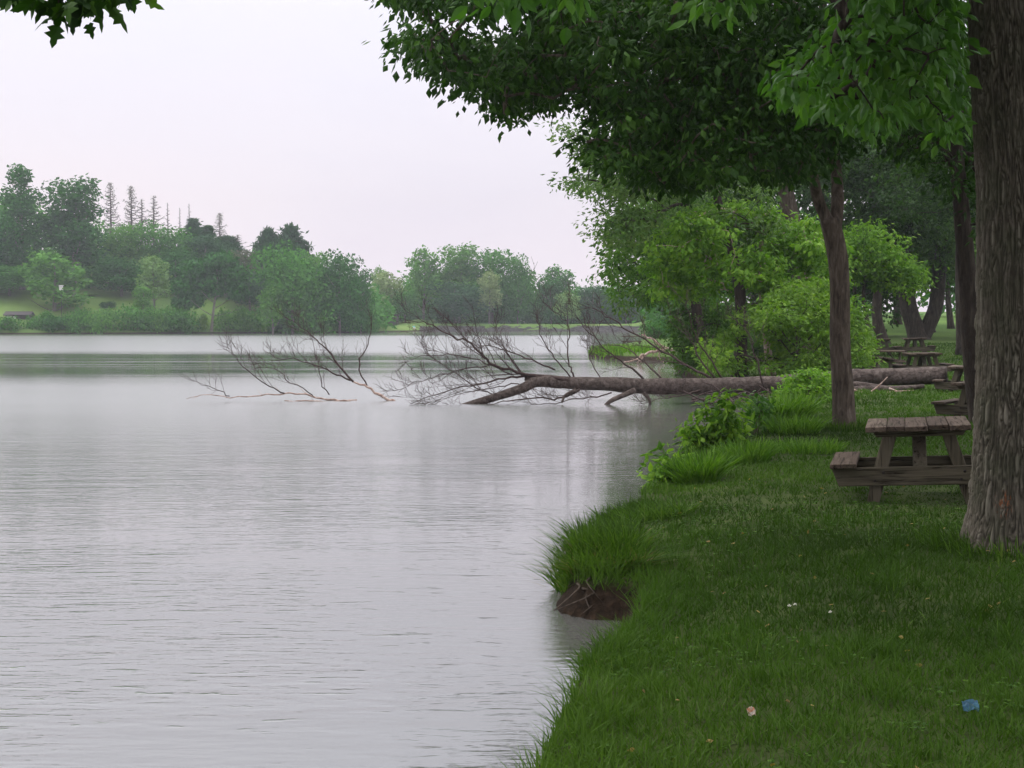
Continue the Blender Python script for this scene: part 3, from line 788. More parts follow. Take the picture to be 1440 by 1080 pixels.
# understory and wood on the right bank
def bank_tree(name, label, cat, px, Y, r, ytop, ell, n, mat, rad=.8, leaf=.24, lean=0, bark='bark_dark', extra=(), per=46, group=None, trunks=None):
    t0 = [simple_trunk(px, Y, ytop, r, lean)] if trunks is None else trunks
    cl = [ell_clumps(P(ex, ey, Y), [rx, ry, rz], int(n*w), .35) for ex, ey, rx, ry, rz, w in ell]
    return tree(name, label, cat, t0+list(extra), cl, rad, per, leaf, M[mat], M[bark], droop=.5, kt=10, flare=.4, group=group, gap=(.45, .43))
bank_tree('tree', 'straight dark trunk just left of the rear picnic tables, forking high up', 'tree', 1243, 75, .33, 330, [(1225, 230, 4.5, 4, 2.8, .6), (1275, 300, 2.8, 3, 1.6, .2), (1205, 330, 2.2, 2.4, 1.6, .2)], 480, 'lf_canopy',
          extra=[(np.array([P(1243, 345, 75), P(1232, 290, 75), P(1222, 225, 75)]), .25, .15), (np.array([P(1243, 345, 75), P(1252, 290, 75), P(1262, 225, 75)]), .22, .12)])
b = on_ground(1294, 80)
bank_tree('tree', 'tree with two stout trunks rising in a V behind the farthest picnic table', 'tree', 1294, 80, .45, 300, [(1300, 340, 5, 4, 2.4, .5), (1290, 240, 5.5, 4, 2.8, .5)], 520, 'lf_mid',
          trunks=[(np.array([b-[0, 0, .3], P(1287, 462, 80), P(1277, 430, 80), P(1273, 370, 80), P(1270, 300, 80)]), .5, .4), (np.array([b+[0.1, 0, .1], P(1305, 458, 80), P(1316, 430, 80), P(1322, 370, 80), P(1330, 300, 80)]), .42, .35)])
bank_tree('tree', 'thin trunk leaning left far back between the V tree and the dark trunks', 'tree', 1337, 96, .22, 330, [(1340, 300, 4, 4, 2.5, 1)], 170, 'lf_mid', lean=-22, leaf=.3)
bank_tree('tree', 'broad dark trunk standing behind the picnic tables, left of the curving trunk', 'tree', 1358, 64, .36, 180, [(1375, 240, 4.5, 4, 3, 1)], 260, 'lf_canopy', leaf=.22)
bank_tree('tree', 'slender grey trunk far back left of the V tree', 'tree', 1262, 105, .28, 320, [(1255, 340, 5, 4, 2.4, 1)], 170, 'lf_mid', leaf=.3)
bank_tree('tree', 'leafy young tree brightening the gap right of the slim forked trunk', 'tree', 1225, 58, .12, 350, [(1215, 360, 1.7, 2, 1.5, .5), (1255, 385, 1.5, 1.6, 1.0, .25), (1205, 430, 1.6, 1.6, .9, .25)], 210, 'lf_bright', rad=.5, leaf=.19)
bank_tree('tree', 'dark leafy tree filling the shade right of the yellow green bush', 'tree', 1205, 84, .2, 380, [(1200, 400, 3.6, 3, 2.6, 1)], 200, 'lf_canopy', leaf=.26)
bank_tree('tree', 'soft green tree with hanging leaves above the rear lawn', 'tree', 1310, 90, .2, 380, [(1300, 370, 4.2, 3, 1.9, 1)], 170, 'lf_mid', leaf=.26)
bank_tree('tree', 'tall dark tree closing the wood beyond the right edge tables', 'tree', 1405, 84, .35, 200, [(1400, 330, 4.5, 4, 4.5, 1)], 240, 'lf_canopy', leaf=.28)
bank_tree('tree', 'tall full tree on the shore beyond the grassy point', 'tree', 985, 118, .35, 200, [(975, 260, 5, 4, 5, .6), (955, 370, 3.5, 4, 4, .4)], 330, 'lf_mid', leaf=.33, rad=1.1)
bank_tree('tree', 'deep green tree between the shore trees and the brown trunk', 'tree', 1060, 100, .35, 150, [(1060, 230, 7, 4, 6, .6), (1060, 380, 6, 4, 3.5, .4)], 380, 'lf_canopy', leaf=.32, rad=1.1)
bank_tree('tree', 'deep green tree behind the fork of the slim trunk', 'tree', 1165, 96, .35, 120, [(1165, 230, 7, 4, 6, .6), (1160, 390, 5, 4, 3, .4)], 360, 'lf_canopy', leaf=.3, rad=1.1)

bank_tree('bush', 'shaded thicket low behind the yellow green bush', 'bush', 1090, 66, .05, 470, [(1060, 470, 3.2, 2, 1.1, .5), (1130, 470, 3, 2, 1.2, .5)], 260, 'lf_mid', leaf=.2, rad=.6)
# one mass of wood closing the view at the back of the right bank
ctr = []
for k in range(420):
    px = R.uniform(918, 1560); Y = R.uniform(135, 185)
    ctr.append(P(px, R.uniform(60, 440 if not 1255 < px < 1350 else 447), Y))
V, F, A = clump_leaves(np.array(ctr), 3.2, 60, .75, .6, .4, .7, 'card', R.random(len(ctr)))
structure('woods', make_mesh('woods', V, F, M['fl_mid'], A, smooth=False), 'dim green wood closing the view behind the picnic lawn', 'stuff')
# ---------------------------------------------------------------- fallen tree
def twigs(tb, path, rad, depth, n, lenf, up=.3, rnd=None, ang=.75, rmin=.0028):
    """side twigs along a path; recursive"""
    L = np.sum(np.linalg.norm(np.diff(path, axis=0), axis=1))
    for i in range(n):
        f = .12+.86*(i+R.random())/n
        q = f*(len(path)-1); a = int(min(q, len(path)-2)); w = q-a
        p = path[a]*(1-w)+path[a+1]*w
        r0 = (rad[a]*(1-w)+rad[a+1]*w)*.42
        t = norm(path[a+1]-path[a])
        d = norm(t*1.0+norm(R.normal(size=3)*np.array([1, .8, 1]))*ang+np.array([0, 0, up]))
        l = max(.22, L*lenf*(1.25-f*.6)*R.uniform(.5, 1.3))
        m_ = 5
        pts = [p]
        bend = R.normal(size=3)*.22+np.array([-.05, 0, .12])
        for s in range(1, m_):
            pts.append(pts[-1]+norm(d+bend*s*.4+R.normal(size=3)*.09)*l/(m_-1))
        pts = np.array(pts)
        if pts[:, 2].min() < WATER_Z-.05: pts[:, 2] = np.maximum(pts[:, 2], WATER_Z-.05)
        rr = np.linspace(max(r0, rmin*1.4), rmin, m_)
        tb.add(pts, rr, 4 if depth < 2 else 3, cap=False)
        if depth > 0: twigs(tb, pts, rr, depth-1, max(2, int(n*.45)), lenf*1.2, up*.8, ang=ang, rmin=rmin)

def limb_from(pxs, r0, r1, n=7, depth=2, lenf=.33, k=6, up=.35, tw=True, root=np.zeros(3)):
    pts = np.array([P(*a) for a in pxs])-root
    p = smooth_path(pts, per=4); p[1:-1] += R.normal(size=p[1:-1].shape)*.02
    r = np.linspace(r0, r1, len(p))
    tb = Tubes(); tb.add(p, r, k)
    if tw: 
        q = p+root
        tb2 = Tubes(); twigs(tb2, q, r, depth, n, lenf, up)
        for v in tb2.V: tb.V.append(v-root)
        for f in tb2.F: tb.F.append(f+tb.n)
        tb.A += tb2.A; tb.n += tb2.n
    return tb
rootL = np.array([6.2, 38.2, gz(6.2, 38.2)])
ft = thing('fallen_tree', 'uprooted bare tree lying from the lawn out into the lake, crown in the water', 'fallen tree', rootL)
tr = [(1331, 528, 36.6), (1270, 529, 37), (1200, 531, 37.4), (1140, 536, 37.8), (1080, 541, 38), (1000, 543, 38.2), (920, 543, 38.3), (850, 540, 38.4), (800, 538, 38.4), (765, 534, 38.4), (738, 530, 38.4)]
pts = smooth_path(np.array([P(*a) for a in tr])-rootL, per=6)
rad = np.interp(np.linspace(0, 1, len(pts)), [0, .05, .3, .6, .8, 1], [.22, .215, .215, .205, .165, .09])
tb = Tubes(); tb.add(pts, rad, 20, wob=.1)
fk = smooth_path(np.array([P(*a) for a in [(790, 538, 38.4), (755, 537, 38.3), (735, 546, 38.2), (705, 556, 38.1), (668, 567, 38), (640, 575, 38)]])-rootL, per=5)
tb.add(fk, np.linspace(.15, .08, len(fk)), 12, wob=.12)
for a in [[(893, 549, 38.1), (876, 556, 38), (860, 563, 37.9), (848, 573, 37.8)], [(810, 548, 38), (795, 556, 37.9), (790, 566, 37.8)], [(905, 553, 38.1), (913, 562, 38), (914, 574, 38)]]:
    q = smooth_path(np.array([P(*b) for b in a])-rootL, per=4); tb.add(q, np.linspace(.085, .04, len(q)) if len(a) > 3 else np.linspace(.05, .03, len(q)), 8, wob=.25)
tm = link('trunk', tb.mesh('trunk', M['log']), ft)
limbs = [
 ([(800, 535, 38.3), (752, 528, 38.3), (727, 522, 38.2), (693, 513, 38.1), (677, 497, 38), (657, 480, 38), (630, 470, 37.9), (610, 458, 37.8), (597, 454, 37.8), (570, 450, 37.7)], .06, .012, 11, 2, .24),
 ([(738, 529, 38.3), (710, 532, 38.1), (670, 540, 37.9), (627, 550, 37.7), (577, 568, 37.5)], .04, .012, 9, 2, .34),
 ([(807, 530, 38.4), (800, 513, 38.6), (798, 487, 38.7), (800, 460, 38.8), (787, 443, 38.8), (770, 430, 38.9), (747, 400, 39)], .03, .007, 7, 2, .3),
 ([(802, 530, 38.4), (780, 503, 38.5), (763, 477, 38.6), (755, 453, 38.6), (757, 438, 38.7)], .025, .007, 6, 1, .3),
 ([(1000, 532, 38.3), (960, 511, 38.6), (923, 488, 38.8), (893, 470, 39), (863, 450, 39.2), (840, 437, 39.3), (813, 427, 39.4)], .045, .009, 9, 2, .27),
 ([(905, 533, 38.3), (873, 507, 38.1), (847, 487, 38), (823, 460, 37.9), (800, 433, 37.8)], .035, .007, 8, 2, .3),
 ([(930, 532, 38.3), (900, 503, 38.9), (877, 487, 39.4), (850, 484, 39.8)], .03, .007, 6, 1, .35),
 ([(780, 520, 38.3), (747, 507, 38), (713, 493, 37.8), (680, 485, 37.6), (650, 489, 37.4)], .03, .008, 8, 2, .3),
 ([(815, 548, 38.1), (790, 560, 37.9), (763, 560, 37.8), (713, 563, 37.7), (690, 569, 37.6)], .04, .015, 7, 1, .25),
 ([(730, 540, 38.1), (690, 545, 37.8), (640, 556, 37.6), (600, 566, 37.4)], .02, .007, 9, 2, .35),
 ([(700, 558, 38.1), (670, 545, 38.1), (635, 520, 38.1), (605, 500, 38), (590, 480, 38)], .022, .006, 8, 2, .3),
 ([(690, 513, 38.1), (650, 520, 38), (610, 530, 37.9), (580, 540, 37.8), (560, 552, 37.7)], .02, .006, 8, 2, .3),
 ([(735, 530, 38.2), (715, 500, 38.4), (700, 475, 38.5), (697, 450, 38.6)], .02, .006, 7, 2, .3),
 ([(845, 533, 38.4), (830, 505, 38.7), (836, 480, 38.9), (828, 458, 39)], .02, .006, 7, 1, .3),
 ([(720, 527, 38.2), (683, 510, 38.4), (640, 498, 38.6), (600, 500, 38.7), (570, 508, 38.8)], .022, .006, 9, 2, .33),
 ([(1006, 533, 38.2), (981, 498, 38.3), (968, 476, 38.4), (940, 450, 38.5)], .035, .008, 6, 1, .3),
 ([(1015, 531, 38.2), (996, 502, 38), (979, 476, 37.9), (968, 440, 37.8), (955, 415, 37.8)], .03, .007, 6, 1, .25),
 ([(1075, 545, 37.7), (1066, 515, 37.6), (1058, 480, 37.5), (1040, 455, 37.5), (1020, 440, 37.5)], .03, .008, 7, 1, .28),
 ([(985, 548, 38), (960, 556, 37.8), (930, 560, 37.6), (900, 568, 37.5)], .025, .01, 9, 1, .3),
 ([(860, 552, 38), (830, 560, 37.9), (780, 566, 37.8), (740, 570, 37.7)], .025, .01, 8, 1, .25),
]
for (px_, r0, r1, n, dp, lf_) in limbs:
    t_ = limb_from(px_, r0*.85, r1*.6, int(n*1.4), 2, lf_, root=rootL)
    link('branch', t_.mesh('branch', M['twig']), ft)
# splintered second stem beside the butt
sp = thing('broken_log', 'splintered reddish log with loose sticks lying under the butt of the fallen tree', 'log', on_ground(1240, 36.4))
rs = np.array(sp.location)
tb = Tubes()
for a, r0, r1 in [([(1180, 552, 36.4), (1215, 549, 36.3), (1260, 547, 36.3), (1300, 543, 36.2)], .15, .05), ([(1195, 541, 36.5), (1230, 543, 36.5), (1275, 549, 36.4)], .09, .03)]:
    q = smooth_path(np.array([P(*b) for b in a])-rs, per=5); tb.add(q, np.linspace(r0, r1, len(q)), 10, wob=.25)
link('stem', tb.mesh('stem', M['log']), sp)
tb = Tubes()
for a in [[(1218, 556, 35.9), (1235, 543, 35.9), (1248, 530, 35.9)], [(1225, 556, 35.8), (1255, 551, 35.8), (1285, 549, 35.8)], [(1200, 548, 36), (1225, 556, 35.9), (1240, 558, 35.8)], [(1250, 546, 36), (1270, 553, 35.9), (1292, 556, 35.8)]]:
    q = smooth_path(np.array([P(*b) for b in a])-rs, per=4); tb.add(q, np.linspace(.028, .01, len(q)), 5)
link('stick', tb.mesh('stick', M['pale_wood']), sp)

# brush and roots caught under the log at the bank
bp = thing('brush_pile', 'tangle of dead sticks and roots under the log where it meets the muddy bank', 'brush pile', PW(1060, 568))
rb = np.array(bp.location); tb = Tubes()
for i in range(75):
    x = R.uniform(985, 1115); y = R.uniform(553, 575); Y = R.uniform(36.5, 38)
    p0 = P(x, y, Y); d = norm(R.normal(size=3)*[1, .6, .35]); l = R.uniform(.3, 1.3)
    q = smooth_path(np.array([p0-d*l*.5, p0+R.normal(size=3)*.06, p0+d*l*.5]), per=3)
    q[:, 2] = np.maximum(q[:, 2], WATER_Z-.05)
    tb.add(q-rb, np.linspace(.022, .007, len(q)), 4, cap=False)
link('sticks', tb.mesh('sticks', M['twig']), bp)['kind'] = 'stuff'

# drifting branch left of it
dbr = thing('fallen_branch', 'reddish bare branch standing half sunk in open water left of the fallen tree', 'branch', PW(520, 565))
rd = np.array(dbr.location)
for px_, r0, r1, n, dp, lf_, mt in [
 ([(556, 566, 39.5), (537, 557, 39.5), (517, 545, 39.5), (497, 537, 39.5)], .055, .04, 0, 0, .3, 'pale_wood'),
 ([(497, 537, 39.5), (477, 513, 39.6), (460, 493, 39.7), (440, 473, 39.8), (420, 458, 39.9), (390, 438, 40)], .035, .007, 11, 2, .26, 'twig'),
 ([(493, 535, 39.5), (467, 523, 39.3), (440, 513, 39.2), (413, 505, 39.1), (380, 507, 39)], .03, .008, 10, 2, .27, 'twig'),
 ([(517, 545, 39.5), (505, 513, 39.7), (517, 483, 39.8), (522, 457, 39.8), (521, 436, 39.8)], .026, .006, 8, 1, .28, 'twig'),
 ([(502, 563, 39.7), (460, 562, 39.6), (430, 555, 39.5), (400, 553, 39.4), (367, 557, 39.3), (323, 558, 39.2), (290, 555, 39.1), (262, 561, 39)], .035, .01, 4, 0, .1, 'pale_wood'),
 ([(493, 564, 39.3), (450, 564, 39.3), (400, 563, 39.2)], .03, .02, 3, 0, .1, 'pale_wood'),
 ([(323, 557, 39.2), (300, 545, 39.1), (267, 535, 39)], .018, .006, 7, 1, .4, 'twig'),
 ([(400, 553, 39.4), (373, 540, 39.3), (347, 520, 39.2), (327, 497, 39.1), (317, 480, 39)], .022, .006, 9, 2, .3, 'twig'),
 ([(463, 555, 39.5), (453, 537, 39.5), (447, 507, 39.6), (438, 473, 39.7)], .02, .006, 7, 1, .28, 'twig'),
 ([(440, 556, 39.4), (410, 537, 39.2), (385, 520, 39.1), (350, 512, 39)], .018, .006, 8, 2, .3, 'twig')]:
    t_ = limb_from(px_, r0*.9, r1*.6, int(n*1.1), dp, lf_, root=rd, tw=n > 0)
    link('branch', t_.mesh('branch', M[mt]), dbr)
pb = thing('dead_branch', 'bleached pale branch lying in the shallows before the grassy point', 'branch', PW(930, 512))
rp = np.array(pb.location)
for px_, r0, r1, n in [([(975, 493, 74), (939, 491, 74), (920, 479, 74), (902, 470, 74)], .1, .04, 3), ([(939, 491, 74), (915, 495, 74), (905, 501, 74), (896, 511, 74)], .09, .05, 4), ([(930, 493, 74), (926, 503, 74), (934, 511, 74)], .06, .03, 2), ([(905, 498, 74), (893, 506, 74), (875, 510, 74)], .06, .03, 2)]:
    link('branch', limb_from(px_, r0, r1, n, 0, .3, root=rp).mesh('branch', M['pale_wood']), pb)

# ---------------------------------------------------------------- picnic tables
class Boxes:
    def __init__(s): s.V = []; s.F = []; s.A = []; s.n = 0
    def add(s, c, size, rot=None, rnd=None, taper=None, nz=.003):
        # chamfered board
        hx, hy, hz = [v/2 for v in size]; b = min(.006, min(size)*.2)
        V = []
        for sx in (-1, 1):
            for sy in (-1, 1):
                for sz in (-1, 1):
                    V += [[sx*(hx-b), sy*(hy-b), sz*hz], [sx*(hx-b), sy*hy, sz*(hz-b)], [sx*hx, sy*(hy-b), sz*(hz-b)]]
        V = np.array(V)
        bm = bmesh.new()
        for v in V: bm.verts.new(v)
        bmesh.ops.convex_hull(bm, input=bm.verts)
        bmesh.ops.dissolve_limit(bm, angle_limit=.01, verts=bm.verts, edges=bm.edges)
        bm.verts.index_update()
        V = np.array([v.co[:] for v in bm.verts]); Fs = [[v.index for v in f.verts] for f in bm.faces]; bm.free()
        V += R.normal(size=V.shape)*nz*.3
        if taper is not None: V = taper(V)
        if rot is not None: V = V@np.array(rot).T
        V = V+np.array(c)
        s.V.append(V); s.A.append(np.full(len(V), R.random() if rnd is None else rnd))
        for f in Fs: s.F.append([i+s.n for i in f])
        s.n += len(V)
    def mesh(s, name, mat):
        me = bpy.data.meshes.new(name); me.from_pydata(np.concatenate(s.V).tolist(), [], s.F)
        a = me.attributes.new('rnd', 'FLOAT', 'POINT'); a.data.foreach_set('value', np.concatenate(s.A).astype(np.float32))
        me.materials.append(mat); return me
import bmesh
def ry(a): c, s = math.cos(a), math.sin(a); return np.array([[c, 0, s], [0, 1, 0], [-s, 0, c]])
def rx(a): c, s = math.cos(a), math.sin(a); return np.array([[1, 0, 0], [0, c, -s], [0, s, c]])
TL = 1.35
def make_table(label):
    t = thing('picnic_table', label, 'picnic table')
    bx = Boxes()
    for i in range(5):
        w = [.188, .16, .2, .18, .192][i]; x = [-.39, -.21, -.025, .17, .365][i]
        bx.add([x, R.normal()*.008, .71+R.normal()*.0025], [w, TL+R.normal()*.03, .05], ry(R.normal()*.012))
    link('tabletop', bx.mesh('tabletop', M['wood_y']), t)
    for s in (-1, 1):
        bx = Boxes(); bx.add([s*.7, 0, .375], [.245, TL+.02, .045]); link('bench', bx.mesh('bench', M['wood_y']), t)
    for e in (-1, 1):
        y = e*(TL/2-.17)
        bx = Boxes(); bx.add([0, y-e*.0, .665], [.86, .045, .075], taper=lambda V: np.where((V[:, 2:3] < 0) & (np.abs(V[:, :1]) > .3), V*np.array([.92, 1, 1]), V)); link('cleat', bx.mesh('cleat', M['woodf_x']), t)
        bx = Boxes()
        bx.add([0, y+e*.048, .263], [1.62, .045, .175], taper=lambda V: np.where((V[:, 2:3] < 0) & (np.abs(V[:, :1]) > .3), V*np.array([.93, 1, 1]), V)); link('crossbeam', bx.mesh('crossbeam', M['woodf_x']), t)
        for s in (-1, 1):
            bx = Boxes()
            top = np.array([s*.25, 0, .70]); bot = np.array([s*.47, 0, -.06]); L = np.linalg.norm(top-bot); a = math.atan2(top[0]-bot[0], top[2]-bot[2])
            bx.add([(top[0]+bot[0])/2, y+.001*s, (top[2]+bot[2])/2-.01], [.115, .042, L-.07], ry(a)); link('leg', bx.mesh('leg', M['woodf_z']), t)
            for q in (0, 1):
                tb = Tubes(); f = (.30 if q else .225, ); zz = f[0]; xx = bot[0]+(top[0]-bot[0])*((zz-bot[2])/(top[2]-bot[2]))+(.028 if q else -.028)
                tb.add(np.array([[xx, y+e*.065, zz], [xx, y+e*.075, zz], [xx, y+e*.079, zz]]), np.array([.014, .014, .008]), 8); link('bolt', tb.mesh('bolt', M['bolt']), t)
        bx = Boxes()
        a0 = np.array([0, y-e*.02, .25]); a1 = np.array([0, e*.12, .665]); L = np.linalg.norm(a1-a0); ang = math.atan2(-(a1[1]-a0[1]), a1[2]-a0[2])
        bx.add((a0+a1)/2, [.125, .04, L], rx(ang)); link('brace', bx.mesh('brace', M['woodf_z']), t)
    return t
def place_table(px, Y, rz, dz=0, tilt=0, yaw=0):
    g = on_ground(px, Y); g[2] += dz
    return g, (0, tilt, rz)
tab = make_table('nearest weathered picnic table on the lawn, partly behind the thick ridged trunk')
g_, r_ = place_table(1297, 14.4, -math.radians(14.5), -.0, -math.radians(2.6))
tab.location = g_; tab.rotation_euler = r_; tab['group'] = 'picnic tables on the lawn'
for lab, px, Y, rz, dz, ti in [
    ('second picnic table from the camera, showing its bench end left of the curving dark trunk', 1392, 26.2, -34, -.10, 0),
    ('third picnic table, standing against the butt of the fallen log', 1364, 36.2, -22, -.13, .02),
    ('light topped picnic table just behind the log, right of the leaning ones', 1297, 45.5, -4, .02, -.02),
    ('small distant picnic table directly beyond the light topped one', 1286, 64, -10, .05, -.02),
    ('sunken leaning picnic table behind the yellow green bush', 1222, 45, 40, -.12, .12),
    ('picnic table between the bush and the light topped table', 1243, 50, 78, .0, 0),
    ('farthest left picnic table, only its dark top showing at the straight trunk foot', 1236, 66, -12, .0, 0),
    ('lone picnic table on the grassy point across the cove', 888, 100, 84, .0, 0)]:
    g_, r_ = place_table(px, Y, math.radians(rz), dz, ti)
    dup(tab, lab, 'picnic tables on the lawn', g_, r_)

# ---------------------------------------------------------------- shrubs, tufts and litter by the water
def sapling(label, px, Y, stems, per, leaf, mat, name='shrub'):
    b = on_ground(px, Y)
    t = thing(name, label, 'shrub', b)
    tb = Tubes(); cl = []
    for sx, sy, n in stems:
        top = P(sx, sy, Y+R.normal()*.15)-b
        q = smooth_path(np.array([[R.normal()*.04, R.normal()*.04, -.05], top*.5+R.normal(size=3)*.05, top]), per=5)
        tb.add(q, np.linspace(.009, .003, len(q)), 5)
        for i in range(n):
            f = .35+.65*(i+1)/n; c = q[int(f*(len(q)-1))]+R.normal(size=3)*.05
            cl.append(c)
    link('stem', tb.mesh('stem', M['bark']), t)
    A = clump_leaves(np.array(cl), .16, per*2, leaf*1.1, .62, .35, .8, 'leaf', None, .25)
    link('foliage', make_mesh('foliage', *A[:2], M[mat], A[2], smooth=False), t)
sapling('broad leaved sapling leaning over the cove in front of the log', 1010, 21.5, [(972, 598, 8), (990, 568, 9), (1012, 556, 10), (1035, 562, 9), (985, 622, 7), (1000, 595, 8), (962, 610, 7), (1045, 600, 7), (1020, 590, 8)], 7, .1, 'lf_bright')
sapling('slender broad leaved sapling right of the leaning one, before the brush pile', 1064, 23, [(1066, 562, 7), (1075, 575, 5), (1055, 570, 5)], 6, .085, 'lf_near')
sapling('low yellow green leafy plant at the water edge left of the arching grass', 946, 17.0, [(930, 632, 6), (926, 655, 6), (945, 645, 6), (935, 680, 6), (955, 660, 6), (922, 672, 4)], 7, .08, 'lf_bright')

def tuft(label, px, py_base, Y, n, h, rad, w=.009, mat='tuft', lean=.75, curl=.6, dry=0, elong=(1, 1), dirs=None):
    b = on_ground(px, Y)
    t = thing('grass_clump', label, 'grass clump', b)
    a = R.random(n)*2*pi; r = rad*np.sqrt(R.random(n))
    x = np.cos(a)*r*elong[0]; y = np.sin(a)*r*elong[1]
    d = lake_dist(x+b[0], y+b[1])
    z = np.where(d > .0, terrain(x+b[0], y+b[1])-b[2], WATER_Z-b[2])
    ok = d > .0; x, y, z = x[ok], y[ok], z[ok]; n = len(x)
    dr = np.arctan2(y, x)+R.normal(size=n)*.8
    if dirs is not None: dr = np.where(R.random(n) < .5, dirs+R.normal(size=n)*.6, dr)
    hh = h*(.45+.6*R.random(n))
    V, F, A = grass_blades(x, y, z-.02, hh, w*(.6+.7*R.random(n)), lean, R.random(n), 4, curl, dr)
    link('blades', make_mesh('blades', V, F, M[mat], A, smooth=False), t)['kind'] = 'stuff'
    if dry:
        k = R.permutation(n)[:dry]
        V, F, A = grass_blades(x[k], y[k], z[k]-.02, hh[k]*.7, w*.8*np.ones(dry), 1.2, None, 4, curl, dr[k])
        link('dry_blades', make_mesh('dry_blades', V, F, M['drygrass'], A, smooth=False), t)['kind'] = 'stuff'
    return t
tuft('bright arching grass clump beside the yellow green leafy plant', 983, 700, 16.6, 560, .46, .22, .016, dry=0)
tuft('bright grass clump in front of the slender sapling', 1048, 660, 18.2, 450, .36, .28, .018, dry=0)
tuft('round grass clump between the saplings and the slim forked trunk', 1118, 610, 22.6, 500, .36, .36, .02)
tuft('grass clump hugging the muddy bank beyond the saplings', 1100, 590, 26.5, 700, .55, .5, .024)
tuft('low bright grass clump on the lawn edge before the slim forked trunk', 1130, 640, 19.5, 600, .22, .5, .014)
tuft('long dark grass clump drooping over the water on the near corner of the bank', 843, 815, 11.6, 1700, .36, .36, .009, 'grass', .7, .7, dry=200, elong=(.9, 1.3), dirs=pi)
tuft('wispy long grass along the bank behind the near corner', 905, 760, 13.6, 800, .2, .45, .011, 'grass', .9, .8, dry=0, dirs=pi)
tuft('small shaggy grass clump overhanging the bank at the bottom of the view', 838, 1000, 8.0, 600, .15, .3, .007, 'grass', 1.0, .9, dry=40, dirs=pi)
tuft('fringe of green weeds round the tip of the grassy point', 850, 495, 90, 1500, .38, 2.6, .09, 'tuft', .6, .6, elong=(1, 3))
tuft('weedy strip on the grassy point below the lone table', 885, 490, 88, 1600, .3, 3.4, .09, 'tuft', .6, .6, elong=(1.2, 2))

tuft('grass growing up round the foot of the thick ridged trunk', 1440, 780, 11.1, 900, .2, .75, .009, 'grass', .7, .6)
tuft('grass growing round the foot of the slim forked trunk', 1188, 603, 23.3, 500, .22, .4, .014, 'grass', .6, .5)
tuft('matted grass hanging over the small undercut of the near bank', 850, 855, 11.0, 900, .24, .3, .009, 'grass', 1.2, 1.2, dry=200, elong=(1.2, .4), dirs=-pi/2)
# grass hugging the trunk feet
def litter_sheet(label, px, py, size, c1, c2, cat, name, rz, zoff=.05):
    Y = 1.7*F_PX/(py-452); b = on_ground(px, Y); b[2] += zoff
    t = thing(name, label, cat, b, rz)
    n = 14; u = np.linspace(-.5, .5, n); U, Vv = np.meshgrid(u, u)
    Z = .22*size[1]*(vnoise(U*5+3, Vv*5, 0, 5)-.5)*2+.1*size[1]*(vnoise(U*12, Vv*12, 0, 6)-.5)
    a = math.radians(50)
    top = np.stack([U*size[0], Vv*size[1]*math.cos(a)-Z*math.sin(a)*.3, Vv*size[1]*math.sin(a)+Z], -1).reshape(-1, 3)
    bot = top-np.array([0, -.0015, .0015])
    i = (np.arange(n-1)[:, None]*n+np.arange(n-1)[None]).ravel()
    F1 = np.stack([i, i+1, i+n+1, i+n], 1); F2 = F1[:, ::-1]+n*n
    m, nt = new_mat(name); tc = nt.nodes.new('ShaderNodeTexCoord')
    nz = noise_node(nt, tc.outputs['Object'], 45, 3)
    col = ramp(nt, nz.outputs['Fac'], [(.42, c1), (.6, c2)])
    out(nt, principled(nt, col, .5, .4).outputs[0])
    me = make_mesh(name, np.concatenate([top, bot]), [F1, F2], m, smooth=True)
    t2 = link('sheet', me, t)
    return t
litter_sheet('crumpled blue wrapper lying in the grass at the lower right', 1371, 1014, (.07, .045), (.015, .07, .12), (.03, .12, .18), 'wrapper', 'litter_wrapper', .1)
litter_sheet('small crumpled orange and white paper scrap in the foreground grass', 1060, 1009, (.04, .035), (.3, .12, .05), (.45, .42, .36), 'paper scrap', 'paper_scrap', .5, .055)
def clover(label, px, py):
    Y = 1.7*F_PX/(py-452); b = on_ground(px, Y)
    t = thing('clover_flower', label, 'flower', b, 0, 'white clover flowers in the grass')
    tb = Tubes(); tb.add(np.array([[0, 0, 0], [.004, 0, .04], [.002, 0, .085]]), .0012, 4); link('stem', tb.mesh('stem', M['lf_mid']), t)
    n = 60; v = norm(R.normal(size=(n, 3))); v[:, 2] = np.abs(v[:, 2])
    V, F, A = leaves(np.array([.002, 0, .085])+v*.003, v, R.normal(size=(n, 3)), .009, .004, 'card')
    link('petals', make_mesh('petals', V, F, M['petal'], A, smooth=False), t)
m, nt = new_mat('petal_white'); out(nt, principled(nt, (.75, .74, .66), .7, .2).outputs[0]); M['petal'] = m
clover('white clover flower in mid lawn, left of the close pair', 1112, 869)
clover('white clover flower in mid lawn, right of the close pair', 1120, 868)
clover('lone tiny clover flower right of the pair', 1170, 885)

# ---- clover and broad weeds low in the lawn, a few fallen leaves
n = 5200; Y_ = 4.8+9*R.random(n)**1.2; X_ = R.uniform(-.5, .36, n)*Y_
d_ = lake_dist(X_, Y_); pt = fnoise(X_*.9, Y_*.9, 0, 61)
ok = (d_ > .15) & (pt > .5) & (X_ < .36*Y_+.6)
X_, Y_ = X_[ok], Y_[ok]; Z_ = terrain(X_, Y_)+.03+.025*R.random(len(X_))
ps = []
for k in range(3):
    a = R.random(len(X_))*.6+k*2.1+X_*40; D = np.stack([np.cos(a), np.sin(a), .15+0*a], 1)
    ps.append(leaves(np.stack([X_, Y_, Z_], 1), D, np.array([0, 0, 1.])+R.normal(size=(len(X_), 3))*.25, .017+.008*R.random(len(X_)), .016, 'fold'))
V, F, A = merge(ps)
structure('clover', make_mesh('clover', V, F, M['lf_mid'], A, smooth=False), 'low clover and small weeds scattered through the lawn', 'stuff')
